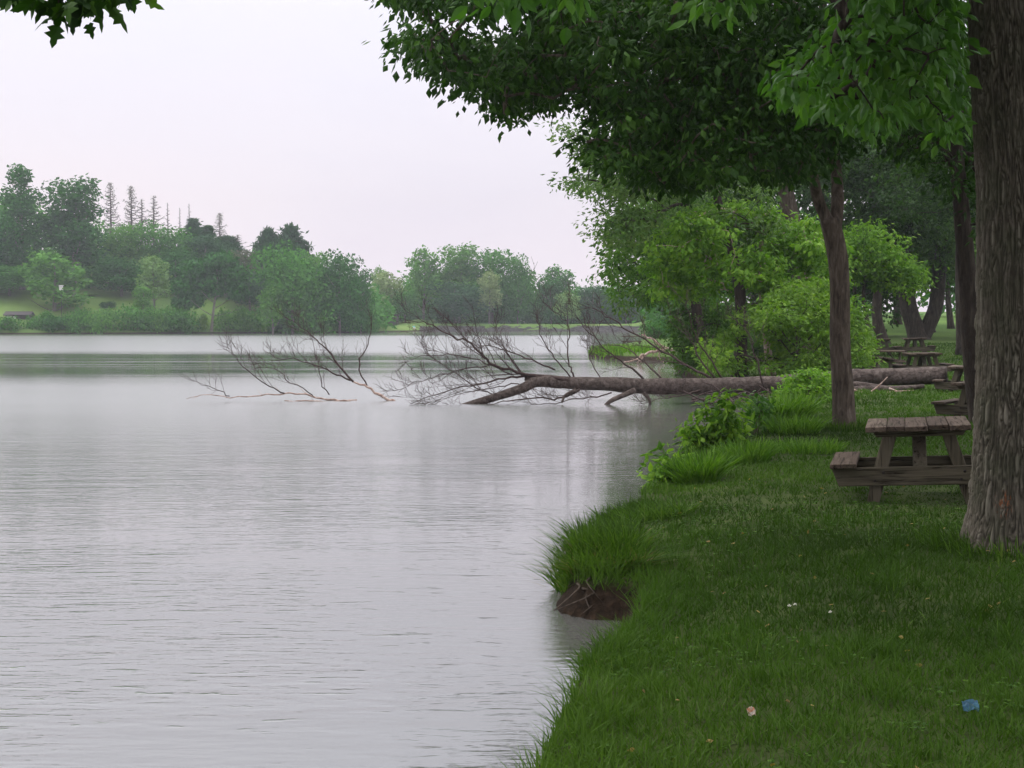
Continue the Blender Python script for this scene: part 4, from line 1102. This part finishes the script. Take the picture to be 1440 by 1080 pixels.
n = 90; Y_ = R.uniform(5.2, 16, n); X_ = R.uniform(.05, .36, n)*Y_; ok = lake_dist(X_, Y_) > .4; X_, Y_ = X_[ok], Y_[ok]
Z_ = terrain(X_, Y_)+.045
V, F, A = leaves(np.stack([X_, Y_, Z_], 1), R.normal(size=(len(X_), 3))*[1, 1, .2], np.array([0, 0, 1.])+R.normal(size=(len(X_), 3))*.5, .035, .022, 'leaf')
structure('fallen_leaves', make_mesh('fallen_leaves', V, F, M['lf_brown'], A, smooth=False), 'few small withered leaves lying in the grass', 'stuff')

rt = thing('roots', 'thin dark roots showing in the undercut earth of the near bank', 'roots', (.75, 10.6, -.3))
tb = Tubes()
for i in range(16):
    p0 = PW(R.uniform(812, 888), 868)+np.array([0, .12, R.uniform(.1, .26)])
    q = smooth_path(np.array([p0, p0+[R.normal()*.05, -.1, -.02], p0+[R.normal()*.1, -.16, -.12-.1*R.random()]]), per=3)
    q[:, 2] = np.maximum(q[:, 2], WATER_Z-.03)
    tb.add(q-np.array([.75, 10.6, -.3]), np.linspace(.009, .003, len(q)), 5)
link('root_strands', tb.mesh('root_strands', M['bark']), rt)['kind'] = 'stuff'
# ---------------------------------------------------------------- far shore trees (prototypes + copies)
def far_crown(lobes, nleaf, leaf, mat, name='crown', flat=1.0):
    """lobes: (cx,cy,cz,rx,ry,rz) ; leaf cards over lobe surfaces"""
    ps = []; ns = []
    tot = sum(l[3]*l[5] for l in lobes)
    for l in lobes:
        n = int(nleaf*l[3]*l[5]/tot)
        v = norm(R.normal(size=(n, 3))); r = R.random(n)**.3
        bumpy = .8+.45*fnoise(v[:, 0]*2.3+l[0], v[:, 1]*2.3, v[:, 2]*2.3+l[2], 5, 2)
        ps.append(np.array(l[:3])+v*(r*bumpy)[:, None]*np.array(l[3:])); ns.append(v)
    p = np.concatenate(ps); nn = np.concatenate(ns)
    n = len(p)
    D = R.normal(size=(n, 3))+[0, 0, -.3]; N = nn*.9+R.normal(size=(n, 3))*.5+[0, 0, .5]
    L = leaf*(.6+.8*R.random(n))
    V, F, A = leaves(p, D, N, L, L*.7, 'card')
    return make_mesh(name, V, F, mat, A, smooth=False)
def rand_lobes(w, h, n, z0=.25, taper=.6, size=.34, top=1.0):
    l = [(0, 0, h*(z0+1)/2, w*.33, w*.33, h*(1-z0)*.42)]
    for i in range(n):
        z = z0+.08+(1-z0-.16)*((i+.5)/n)
        f = (z-z0)/(1-z0); env = math.sin(pi*min(1, (f*.85+.15)))**taper
        a = R.random()*2*pi; rr = w*.5*env*R.uniform(.45, .8)
        s = w*size*R.uniform(.6, 1.1)*(.6+.4*env)
        l.append((math.cos(a)*rr, math.sin(a)*rr, h*z, s, s, s*R.uniform(.6, .95)))
    return l
def far_trunk(h, r, w, mat, lean=0.0, split=.3, n=7):
    tb = Tubes()
    p = smooth_path(np.array([[0, 0, -1], [lean*.3*h, 0, h*.3], [lean*.5*h+.02*h, 0, h*.6], [lean*.6*h, 0, h*.9]]), per=4)
    tb.add(p, np.linspace(r, r*.25, len(p)), 8)
    for i in range(n):
        f = split+.5*i/n; q = p[int(f*(len(p)-1))]; a = R.random()*2*pi
        e = q+np.array([math.cos(a)*w*.36, math.sin(a)*w*.36, h*R.uniform(.1, .25)])
        m_ = (q+e)/2+[0, 0, -.02*h]
        tb.add(smooth_path(np.array([q, m_, e]), per=3), np.linspace(r*.4, r*.1, 7), 5, cap=False)
    return tb.mesh('trunk', mat)
class Kind: pass
KINDS = {}
def kind(key, w, h, n, mat, nleaf=5200, leaf=.62, z0=.22, taper=.6, size=.34, lobes=None, lean=0, split=.25):
    k = Kind(); k.w = w; k.h = h
    ls = lobes or rand_lobes(w, h, n, z0, taper, size)
    k.crown = far_crown(ls, nleaf, leaf, M[mat]); k.trunk = far_trunk(h*.95, h*.018, w, M['far_bark'], lean, split)
    KINDS[key] = k
def far_thing(key, name, label, cat, px, ytop, w_px, Y, ybase=None, group=None, rz=None, mat=None):
    k = KINDS[key]
    b = on_ground(px, Y)
    top = P(px, ytop, Y)[2]
    if ybase is not None and ybase > 457: b[2] = min(b[2], P(px, ybase, Y)[2])
    hgt = top-b[2]; w = w_px/F_PX*Y
    t = thing(name, label, cat, b, R.random()*6.28 if rz is None else rz, group)
    t.scale = (w/k.w, w/k.w, hgt/k.h)
    if k.trunk: link('trunk', k.trunk, t)
    c = link('crown', k.crown, t)
    if mat:   # same crown shape, another leaf colour
        c.material_slots[0].link = 'OBJECT'; c.material_slots[0].material = M[mat]
    return t
kind('round', 12, 20, 17, 'fl_mid', z0=.15)
kind('round2', 13, 19, 20, 'fl_deep', z0=.12, size=.3)
kind('tall', 10, 26, 24, 'fl_deep', z0=.2, size=.3, taper=.4, nleaf=6500)
kind('twohead', 9, 28, 0, 'fl_deep', nleaf=6000, lobes=[(-1.8, 0, 24.5, 1.5, 1.6, 2.6), (1.2, .3, 25.6, 2.1, 2, 2.4), (-.6, 0, 20.6, 3.9, 3.6, 2.4), (2.2, .4, 19.5, 2.6, 2.4, 2), (-2.8, .4, 18, 2.2, 2.4, 1.8), (0, 0, 15, 4, 3.8, 3.4), (-1.5, .5, 10.5, 4.2, 4, 3.4), (2, .2, 9, 3.6, 4, 3), (0, 0, 6, 4.6, 4.3, 2.6), (0, 0, 3, 4.5, 4.3, 2)])
kind('airy', 9, 17, 16, 'fl_light', nleaf=2300, leaf=.6, z0=.25, size=.26)
kind('dome', 13, 17, 14, 'fl_light', z0=.04, size=.38, taper=.35, nleaf=6500)
kind('bush', 8, 5, 12, 'fl_mid', nleaf=2600, leaf=.5, z0=.0, size=.3, taper=.4)
kind('bush2', 10, 5, 14, 'fl_light', nleaf=2600, leaf=.5, z0=.0, size=.26, taper=.3)
kind('leaning', 14, 15.5, 0, 'fl_deep', nleaf=5500, lean=.12, lobes=[(2, 0, 13.3, 3, 3, 1.8), (-2, 0, 11.6, 3.4, 3, 2.2), (4, .4, 10.8, 2.6, 3, 2.2), (-4.6, 0, 8.4, 2.4, 2.6, 2), (0, .5, 9, 4, 3, 2.4), (4.9, 0, 7.8, 2, 2.4, 1.8), (-5, .3, 5.8, 1.9, 2.2, 1.6), (-3, -.3, 6, 2.2, 2.4, 1.5)])
# bare and living conifers
def conifer(key, h, w, living, seed, droop=.2, n=26, mat=None, tiers=(.2, 1)):
    k = Kind(); k.w = w; k.h = h
    tb = Tubes(); tb.add(np.array([[0, 0, -1.], [.1, 0, h*.5], [0, 0, h]]), np.array([h*.016, h*.01, h*.002]), 6)
    ps = []
    for i in range(n*3):
        f = tiers[0]+(tiers[1]-tiers[0])*(i/(n*3)); a = i*2.4+R.random()*.5
        L = w*.5*min(1, ((1-f)/(.4 if living else .5)))**.75*R.uniform(.5, 1.2)+.12
        if not living: L *= R.choice([.5, .8, 1, 1.15])
        z = h*f; q = np.array([[0, 0, z], [math.cos(a)*L*.55, math.sin(a)*L*.55, z-droop*L*.2], [math.cos(a)*L, math.sin(a)*L, z+L*(.28 if not living else -.1)]])
        q = smooth_path(q, per=3); tb.add(q, np.linspace(h*.005, h*.0015, len(q)), 4, cap=False)
        if not living:
            for s in range(4):
                c = q[int(len(q)*(.3+.17*s))]; e = c+np.array([math.cos(a+R.choice([-.9, .9]))*L*.25, math.sin(a+R.choice([-.9, .9]))*L*.25, L*.05])
                tb.add(np.array([c, e]), np.array([h*.002, h*.001]), 3, cap=False)
        ps.append(q)
    k.trunk = tb.mesh('trunk', M['dead_conifer'] if not living else M['far_bark'])
    allp = np.concatenate([p[1:] for p in ps])
    reps = 14 if living else 3
    c = np.repeat(allp, reps, 0)+R.normal(size=(len(allp)*reps, 3))*[w*.035, w*.035, w*.02]
    D = R.normal(size=c.shape)+[0, 0, -.5]; N = R.normal(size=c.shape)*.5+[0, 0, 1]
    V, F, A = leaves(c, D, N, w*.1 if living else w*.06, w*.035 if living else w*.014, 'card')
    k.crown = make_mesh('crown', V, F, M[mat or ('fl_blue' if living else 'fl_brown')], A, smooth=False)
    KINDS[key] = k
conifer('dead_a', 18, 6, False, 1); conifer('dead_b', 18, 4.4, False, 2, n=22); conifer('dead_thin', 16, 1.8, False, 3, n=18)
conifer('spruce', 16, 7, True, 4, mat='fl_blue'); conifer('pine', 13, 9, True, 5, mat='fl_blue', tiers=(.3, 1))

T = far_thing
# --- left hill, skyline
T('twohead', 'tree', 'tall two headed tree at the far left of the opposite shore', 'tree', 33, 229, 78, 278, 440)
T('tall', 'tree', 'broad towering deciduous tree next to the two headed one', 'tree', 107, 244, 96, 280, 435)
T('round2', 'tree', 'dark leafy tree cut by the left edge of the picture', 'tree', -12, 300, 90, 272, 440)
T('dead_a', 'dead_conifer', 'tallest bare grey conifer on the left hill, beside the broad towering tree', 'conifer', 158, 256, 42, 305, 350, rz=0)
T('dead_a', 'dead_conifer', 'bare grey conifer with wide ragged limbs, second along the hill skyline', 'conifer', 187, 261, 48, 305, 355, rz=1)
T('dead_b', 'dead_conifer', 'bare conifer with a short drooping shape, third along the skyline', 'conifer', 202, 280, 36, 300, 355, rz=2)
T('dead_b', 'dead_conifer', 'bare conifer standing fourth along the hill skyline above the pale tree', 'conifer', 219, 275, 40, 305, 360, rz=3)
T('dead_thin', 'dead_conifer', 'thin pointed dead conifer right of the four bushy bare ones', 'conifer', 238, 285, 12, 305, 360, rz=1)
T('dead_thin', 'dead_conifer', 'short thin dead spire in the middle of the hill skyline', 'conifer', 255, 292, 10, 303, 360, rz=2)
T('dead_thin', 'dead_conifer', 'needle thin dead spire beside the short one', 'conifer', 268, 286, 12, 303, 360, rz=0)
T('spruce', 'conifer', 'small dark green conifer at the foot of the dead spires', 'conifer', 274, 308, 60, 298, 370)
T('spruce', 'conifer', 'dark rounded conifer right of the dead spires on the hill top', 'conifer', 293, 318, 70, 296, 380)
T('dead_a', 'dead_conifer', 'lone bushy dead conifer where the skyline starts to fall', 'conifer', 311, 299, 44, 300, 370, rz=4)
T('dead_b', 'dead_conifer', 'slumped brownish conifer below the lone bushy dead one', 'conifer', 336, 330, 52, 296, 390, rz=2)
T('spruce', 'conifer', 'dark green conifer on the falling skyline left of the gap', 'conifer', 322, 332, 76, 294, 400)
T('pine', 'pine_tree', 'left one of two dark pines above the light domed tree', 'pine', 379, 323, 62, 290, 390, rz=1)
T('pine', 'pine_tree', 'right and taller one of two dark pines above the light domed tree', 'pine', 410, 319, 84, 292, 390, rz=2)
# --- slope
T('round', 'tree', 'pale topped round tree under the bare conifers', 'tree', 178, 312, 80, 288, 430, mat='fl_light')
T('dome', 'tree', 'wide mid green tree in the middle of the wooded slope', 'tree', 230, 316, 90, 290, 425, mat='fl_mid')
T('round2', 'tree', 'shaded dark tree beneath the pale topped one', 'tree', 172, 362, 80, 276, 445)
T('round2', 'tree', 'deep green tree behind the pale grey green tree', 'tree', 248, 350, 80, 282, 440)
T('round', 'tree', 'mid green tree on the slope above the tree with the pale leaning trunk', 'tree', 292, 328, 76, 286, 430, mat='fl_blue')
T('round', 'tree', 'brownish leafless looking tree behind the tree with the pale leaning trunk', 'tree', 340, 350, 60, 284, 440, mat='fl_brown')
T('round2', 'tree', 'dark tree filling the slope left of the light domed tree', 'tree', 352, 380, 60, 278, 450, mat='fl_blue')
T('airy', 'tree', 'grey green pale tree standing alone on the meadow slope', 'tree', 218, 355, 52, 268, 436, mat='fl_pale')
T('airy', 'tree', 'small yellow green tree just below the grey green pale one', 'tree', 202, 399, 38, 262, 446, mat='fl_light')
T('airy', 'tree', 'open light green tree with a visible grey trunk near the brown shed', 'tree', 78, 347, 104, 262, 462, mat='fl_light')
T('round', 'tree', 'rounded green tree behind the brown shed', 'tree', 15, 372, 80, 268, 445, mat='fl_mid')
T('leaning', 'tree', 'dark green tree with a pale leaning trunk right at the water edge', 'tree', 297, 350, 112, 262, 468, rz=0)
T('dome', 'tree', 'light green domed willow like tree at the water edge', 'tree', 412, 347, 104, 264, 468, mat='fl_mid')
T('airy', 'tree', 'small light feathery tree in front of the domed tree', 'tree', 384, 392, 46, 258, 468, mat='fl_light')
T('round2', 'tree', 'dark green tree right of the domed one at the end of the wooded shore', 'tree', 478, 354, 80, 268, 468, mat='fl_deep')
T('round', 'tree', 'low dark tree at the very end of the wooded left shore', 'tree', 508, 376, 44, 275, 468, mat='fl_deep')
T('round', 'tree', 'green tree overlapping the domed tree from behind', 'tree', 446, 352, 60, 276, 455, mat='fl_light')
# --- centre, behind the dam
g = None
T('airy', 'tree', 'pale tan tree in the gap left of the tall centre trees', 'tree', 545, 378, 56, 330, 455, mat='fl_tan')
T('airy', 'tree', 'small grey tree behind the tan one in the gap', 'tree', 533, 372, 30, 345, 455, mat='fl_pale')
T('airy', 'tree', 'airy see through tree heading the centre group over the dam', 'tree', 596, 344, 64, 335, 462, mat='fl_light')
T('tall', 'tree', 'tallest round headed tree of the centre group', 'tree', 646, 339, 66, 338, 462, mat='fl_light')
T('round', 'tree', 'wide tree right of the tallest in the centre group', 'tree', 692, 347, 90, 338, 462, mat='fl_mid')
T('round2', 'tree', 'outermost right tree of the tall centre group', 'tree', 728, 360, 50, 334, 462, mat='fl_mid')
T('airy', 'tree', 'tan flowering tree in front of the wide centre tree', 'tree', 688, 378, 40, 328, 460, mat='fl_tan')
T('round', 'tree', 'dark fill tree low between the tall centre trees', 'tree', 640, 395, 90, 328, 462, mat='fl_blue')
T('airy', 'tree', 'spiky crowned tree right of the sky notch over the dam', 'tree', 783, 371, 66, 340, 462, mat='fl_mid')
T('round', 'tree', 'round tree below the spiky crowned one', 'tree', 775, 392, 60, 336, 462, mat='fl_deep')
T('airy', 'tree', 'pale flowering tree low above the right half of the dam', 'tree', 798, 408, 44, 326, 462, mat='fl_pale')
T('round', 'tree', 'hazy green tree right of the pale flowering one', 'tree', 835, 400, 62, 340, 462, mat='fl_blue')
T('round2', 'tree', 'last hazy tree before the right shore closes in', 'tree', 880, 404, 60, 340, 462, mat='fl_blue')
T('round', 'tree', 'hazy tree mostly behind the overhanging leaves of the right shore', 'tree', 925, 398, 60, 342, 462, mat='fl_blue')
T('round', 'tree', 'green tree over the dark hut at the left end of the dam', 'tree', 570, 405, 44, 328, 460, mat='fl_mid')
T('round', 'tree', 'dark tree filling the far end of the right shore behind the grassy point', 'tree', 930, 410, 60, 215, 476, mat='fl_mid')
T('bush', 'bush', 'bush on the far right shore behind the lone picnic table', 'bush', 922, 452, 46, 150, 482, mat='fl_mid')
T('bush2', 'bush', 'bush further back on the right shore below the dark filling tree', 'bush', 945, 448, 60, 165, 482, mat='fl_deep')
# --- bushes along the water
BU = [('bush', 'dark bush under the shed at the left edge', 8, 446, 46, 'fl_mid'), ('bush2', 'bush with yellowish leaves right of the shed', 56, 440, 40, 'fl_mid'),
      ('bush', 'low dark bush below the tree with grey trunk', 78, 444, 48, 'fl_deep'), ('bush2', 'olive bush right of the grey trunk', 112, 437, 50, 'fl_mid'),
      ('bush2', 'wide yellow green bush before the meadow', 145, 436, 54, 'fl_light'), ('bush', 'bush below the small yellow green tree', 190, 432, 56, 'fl_mid'),
      ('bush2', 'rounded bush below the grey green pale tree', 222, 436, 48, 'fl_light'), ('bush', 'dense bush left of the pale leaning trunk', 250, 431, 54, 'fl_mid'),
      ('bush2', 'bright small bush touching the pale leaning trunk', 281, 444, 26, 'fl_yell'), ('bush', 'bush right of the pale leaning trunk', 322, 437, 44, 'fl_light'),
      ('bush2', 'olive bush left of the domed tree', 352, 434, 44, 'fl_light'), ('bush', 'shaded bush at the foot of the domed tree', 395, 440, 50, 'fl_deep'),
      ('bush2', 'low bush between domed tree and dark tree', 440, 440, 56, 'fl_mid'), ('bush', 'bush at the foot of the dark end tree', 490, 438, 50, 'fl_mid'),
      ('bush2', 'last small bush where the shore turns to the dam', 522, 446, 34, 'fl_mid')]
for key, lab, px, yt, w, mt in BU:
    Yb = float(np.interp(px, [0, 84, 250, 430, 520], [248.5, 252.5, 260.5, 269.5, 280]))
    T(key, 'bush', lab, 'bush', px, yt, w, Yb, 468, 'bushes along the opposite shore', mat=mt)
T('bush', 'bush', 'small dark bush alone on the bright meadow', 'bush', 154, 424, 20, 268, 436, mat='fl_blue')
T('bush2', 'bush', 'low bush on the upper meadow left of the small yellow green tree', 'bush', 122, 414, 40, 274, 434, mat='fl_yell')
# wood filling the hill behind
ctr = []; 
for k in range(1500):
    px = R.uniform(-120, 530); Y = R.uniform(283, 330)
    yt = float(np.interp(px, [-120, 0, 60, 130, 160, 240, 300, 345, 400, 440, 500, 530], [250, 268, 280, 300, 335, 340, 350, 375, 372, 372, 392, 420]))
    ctr.append(P(px, R.uniform(yt+14, 452), Y))
V, F, A = clump_leaves(np.array(ctr), 3.0, 34, 1.0, .65, .3, .8, 'card', R.random(len(ctr)))
structure('hillside_woods', make_mesh('hillside_woods', V, F, M['fl_mid'], A, smooth=False), 'dense green wood covering the far hill behind the named trees', 'stuff')
ctr = []
for k in range(1100):
    px = R.uniform(500, 1000); Y = R.uniform(345, 385)
    yt = float(np.interp(px, [500, 525, 560, 575, 640, 740, 755, 800, 850, 1000], [400, 402, 402, 385, 380, 385, 410, 405, 405, 400]))
    ctr.append(P(px, R.uniform(yt+10, 456), Y))
V, F, A = clump_leaves(np.array(ctr), 3.0, 34, 1.1, .65, .3, .8, 'card', R.random(len(ctr)))
structure('far_woods', make_mesh('far_woods', V, F, M['fl_mid'], A, smooth=False), 'hazy line of wood behind the dam', 'stuff')

# dam face of dark stone
m, nt = new_mat('riprap'); tc = nt.nodes.new('ShaderNodeTexCoord')
vr = nt.nodes.new('ShaderNodeTexVoronoi'); vr.inputs['Scale'].default_value = 1.6; nt.links.new(tc.outputs['Object'], vr.inputs['Vector'])
nz = noise_node(nt, tc.outputs['Object'], .7, 4)
f = math_node(nt, 'ADD', math_node(nt, 'MULTIPLY', vr.outputs['Distance'], .5), math_node(nt, 'MULTIPLY', nz.outputs['Fac'], .5))
col = ramp(nt, f, [(.25, (.06, .052, .052)), (.5, (.033, .028, .03)), (.7, (.016, .014, .015))])
out(nt, principled(nt, col, .9, .1, bump(nt, vr.outputs['Distance'], .8, .3)).outputs[0]); M['riprap'] = m
xs3 = np.arange(-19.5, 30, .45); prof = np.linspace(0, 1, 8)
X, S = np.meshgrid(xs3, prof)
yb = np.interp(X, [-20.5, -10, 10, 28], [314, 316, 317, 313])
Yd = yb-1.3+S*4.6; Zd = WATER_Z-.3+1.45*S**.7+.45*(vnoise(X*1.1, Yd*1.6, 0, 4)-.45)
Yd = Yd+.3*(vnoise(X*1.6, S*6, 0, 14)-.5)
V = np.stack([X, Yd, Zd], -1).reshape(-1, 3); nx = len(xs3)
i = (np.arange(7)[:, None]*nx+np.arange(nx-1)[None]).ravel()
structure('embankment', make_mesh('embankment', V, [np.stack([i, i+1, i+nx+1, i+nx], 1)], M['riprap']))

# ---- small far things: shed, hut, marker, angler, stones
def simple_mat(name, col, rough=.8):
    m, nt = new_mat(name); tc = nt.nodes.new('ShaderNodeTexCoord'); nz = noise_node(nt, tc.outputs['Object'], 3, 4)
    c = mixc(nt, nz.outputs['Fac'], tuple(v*.75 for v in col), tuple(min(1, v*1.25) for v in col))
    out(nt, principled(nt, c, rough, .2).outputs[0]); return m
def boxpart(name, c, s, mat, parent, rot=None):
    bx = Boxes(); bx.add(c, s, rot, nz=0); return link(name, bx.mesh(name, mat), parent)
mb = simple_mat('dark_boards', (.06, .045, .045)); mr = simple_mat('old_roof', (.05, .04, .045)); mw = simple_mat('pale_paint', (.6, .58, .55))
b = P(27, 456, 256); 
s = thing('shed', 'low dark brown shed with a pale left end on the far shore', 'shed', b, .1)
boxpart('wall', [0, 0, .6], [4.0, 2.4, 2.0], mb, s)
boxpart('roof', [0, -.7, 1.85], [4.6, 1.9, .14], mr, s, rx(.32)); boxpart('roof', [0, .95, 1.85], [4.6, 1.9, .14], mr, s, rx(-.32))
boxpart('door', [-1.3, -1.23, .9], [.9, .06, 1.2], mw, s); boxpart('window', [-.55, -1.23, 1.1], [.4, .06, .5], mw, s)
for k in range(4): boxpart('post', [.2+k*.5, -1.24, .6], [.12, .07, 1.9], mr, s)
b = on_ground(552, 322); 
s = thing('hut', 'small slate dark hut at the left end of the dam under the trees', 'hut', b, -.05)
boxpart('wall', [0, 0, 1.0], [2.4, 2.4, 2.4], mb, s); boxpart('roof', [0, 0, 2.35], [2.8, 2.8, .3], mr, s); boxpart('door', [.4, -1.22, .9], [.8, .06, 1.7], mr, s)
b = P(86, 408, 258); g0 = gz(b[0], b[1])
s = thing('nest_box', 'white box on a slim pole beside the grey trunk on the far shore', 'nest box', (b[0], b[1], g0))
tb = Tubes(); tb.add(np.array([[0, 0, -.3], [0, 0, b[2]-g0]]), .05, 6); link('pole', tb.mesh('pole', mr), s)
boxpart('box', [0, 0, b[2]-g0+.3], [.55, .5, .8], mw, s); boxpart('roof', [0, -.03, b[2]-g0+.76], [.7, .65, .1], mw, s, rx(.15))
# stones at the waterline
for px, sz, lab in [(40, .5, 'pale stone left of the two others at the water under the shed'), (44, .42, 'small middle stone under the shed'), (48.5, .75, 'largest pale upright stone at the water under the shed')]:
    b = PW(px, 468.6); 
    bm = bmesh.new(); bmesh.ops.create_icosphere(bm, subdivisions=2, radius=sz)
    for v in bm.verts: v.co *= .8+.4*float(vnoise(v.co.x*3, v.co.y*3, v.co.z*3+px, 8)); v.co.z *= .75
    me = bpy.data.meshes.new('stone'); bm.to_mesh(me); bm.free(); me.materials.append(simple_mat('pale_stone', (.42, .38, .3)))
    thing('stone', lab, 'stone', (b[0], b[1], WATER_Z+.15), me=me, group='pale stones on the far waterline')

# person by the far dam: turquoise top, pale trousers, seated
def skin_body(name, joints, edges, radii, mat, parent):
    me = bpy.data.meshes.new(name); me.from_pydata(joints, edges, []); me.materials.append(mat)
    o = link(name, me, parent)
    sk = o.modifiers.new('skin', 'SKIN'); 
    for v, r in zip(me.skin_vertices[0].data, radii): v.radius = (r, r)
    me.skin_vertices[0].data[0].use_root = True
    ss = o.modifiers.new('sub', 'SUBSURF'); ss.levels = 1; ss.render_levels = 2
    return o
b = P(582, 463.5, 313.5)
pr = thing('person', 'person in a turquoise top sitting at the water by the left end of the dam', 'person', b, math.radians(200))
J = [(0, 0, .22), (0, -.03, .45), (0, .0, .68), (0, .02, .80), (0, .03, .98), (0, .03, 1.04), (.17, 0, .68), (.22, .2, .5), (.12, .42, .48), (-.17, 0, .68), (-.22, .2, .5), (-.12, .42, .48),
     (.11, .05, .2), (.15, .48, .42), (.16, .55, .02), (.16, .68, -.02), (-.11, .05, .2), (-.15, .48, .42), (-.16, .55, .02), (-.16, .68, -.02)]
E = [(0, 1), (1, 2), (2, 3), (3, 4), (4, 5), (2, 6), (6, 7), (7, 8), (2, 9), (9, 10), (10, 11), (0, 12), (12, 13), (13, 14), (14, 15), (0, 16), (16, 17), (17, 18), (18, 19)]
Rr = [.15, .14, .15, .06, .1, .085, .07, .05, .035, .07, .05, .035, .1, .075, .05, .04, .1, .075, .05, .04]
skin_body('body', J, E, Rr, simple_mat('skin', (.42, .26, .2)), pr)
skin_body('top', [(0, -.02, .2), (0, -.03, .45), (0, 0, .70), (.18, 0, .69), (.23, .16, .54), (-.18, 0, .69), (-.23, .16, .54)], [(0, 1), (1, 2), (2, 3), (3, 4), (2, 5), (5, 6)], [.17, .165, .165, .09, .07, .09, .07], simple_mat('turquoise_cloth', (.08, .5, .55)), pr)
skin_body('trousers', [(0, 0, .19), (.11, .05, .2), (.15, .48, .43), (.16, .55, .1), (-.11, .05, .2), (-.15, .48, .43), (-.16, .55, .1)], [(0, 1), (1, 2), (2, 3), (0, 4), (4, 5), (5, 6)], [.17, .12, .095, .075, .12, .095, .075], simple_mat('pale_cloth', (.6, .55, .5)), pr)
# bird on the branch tip
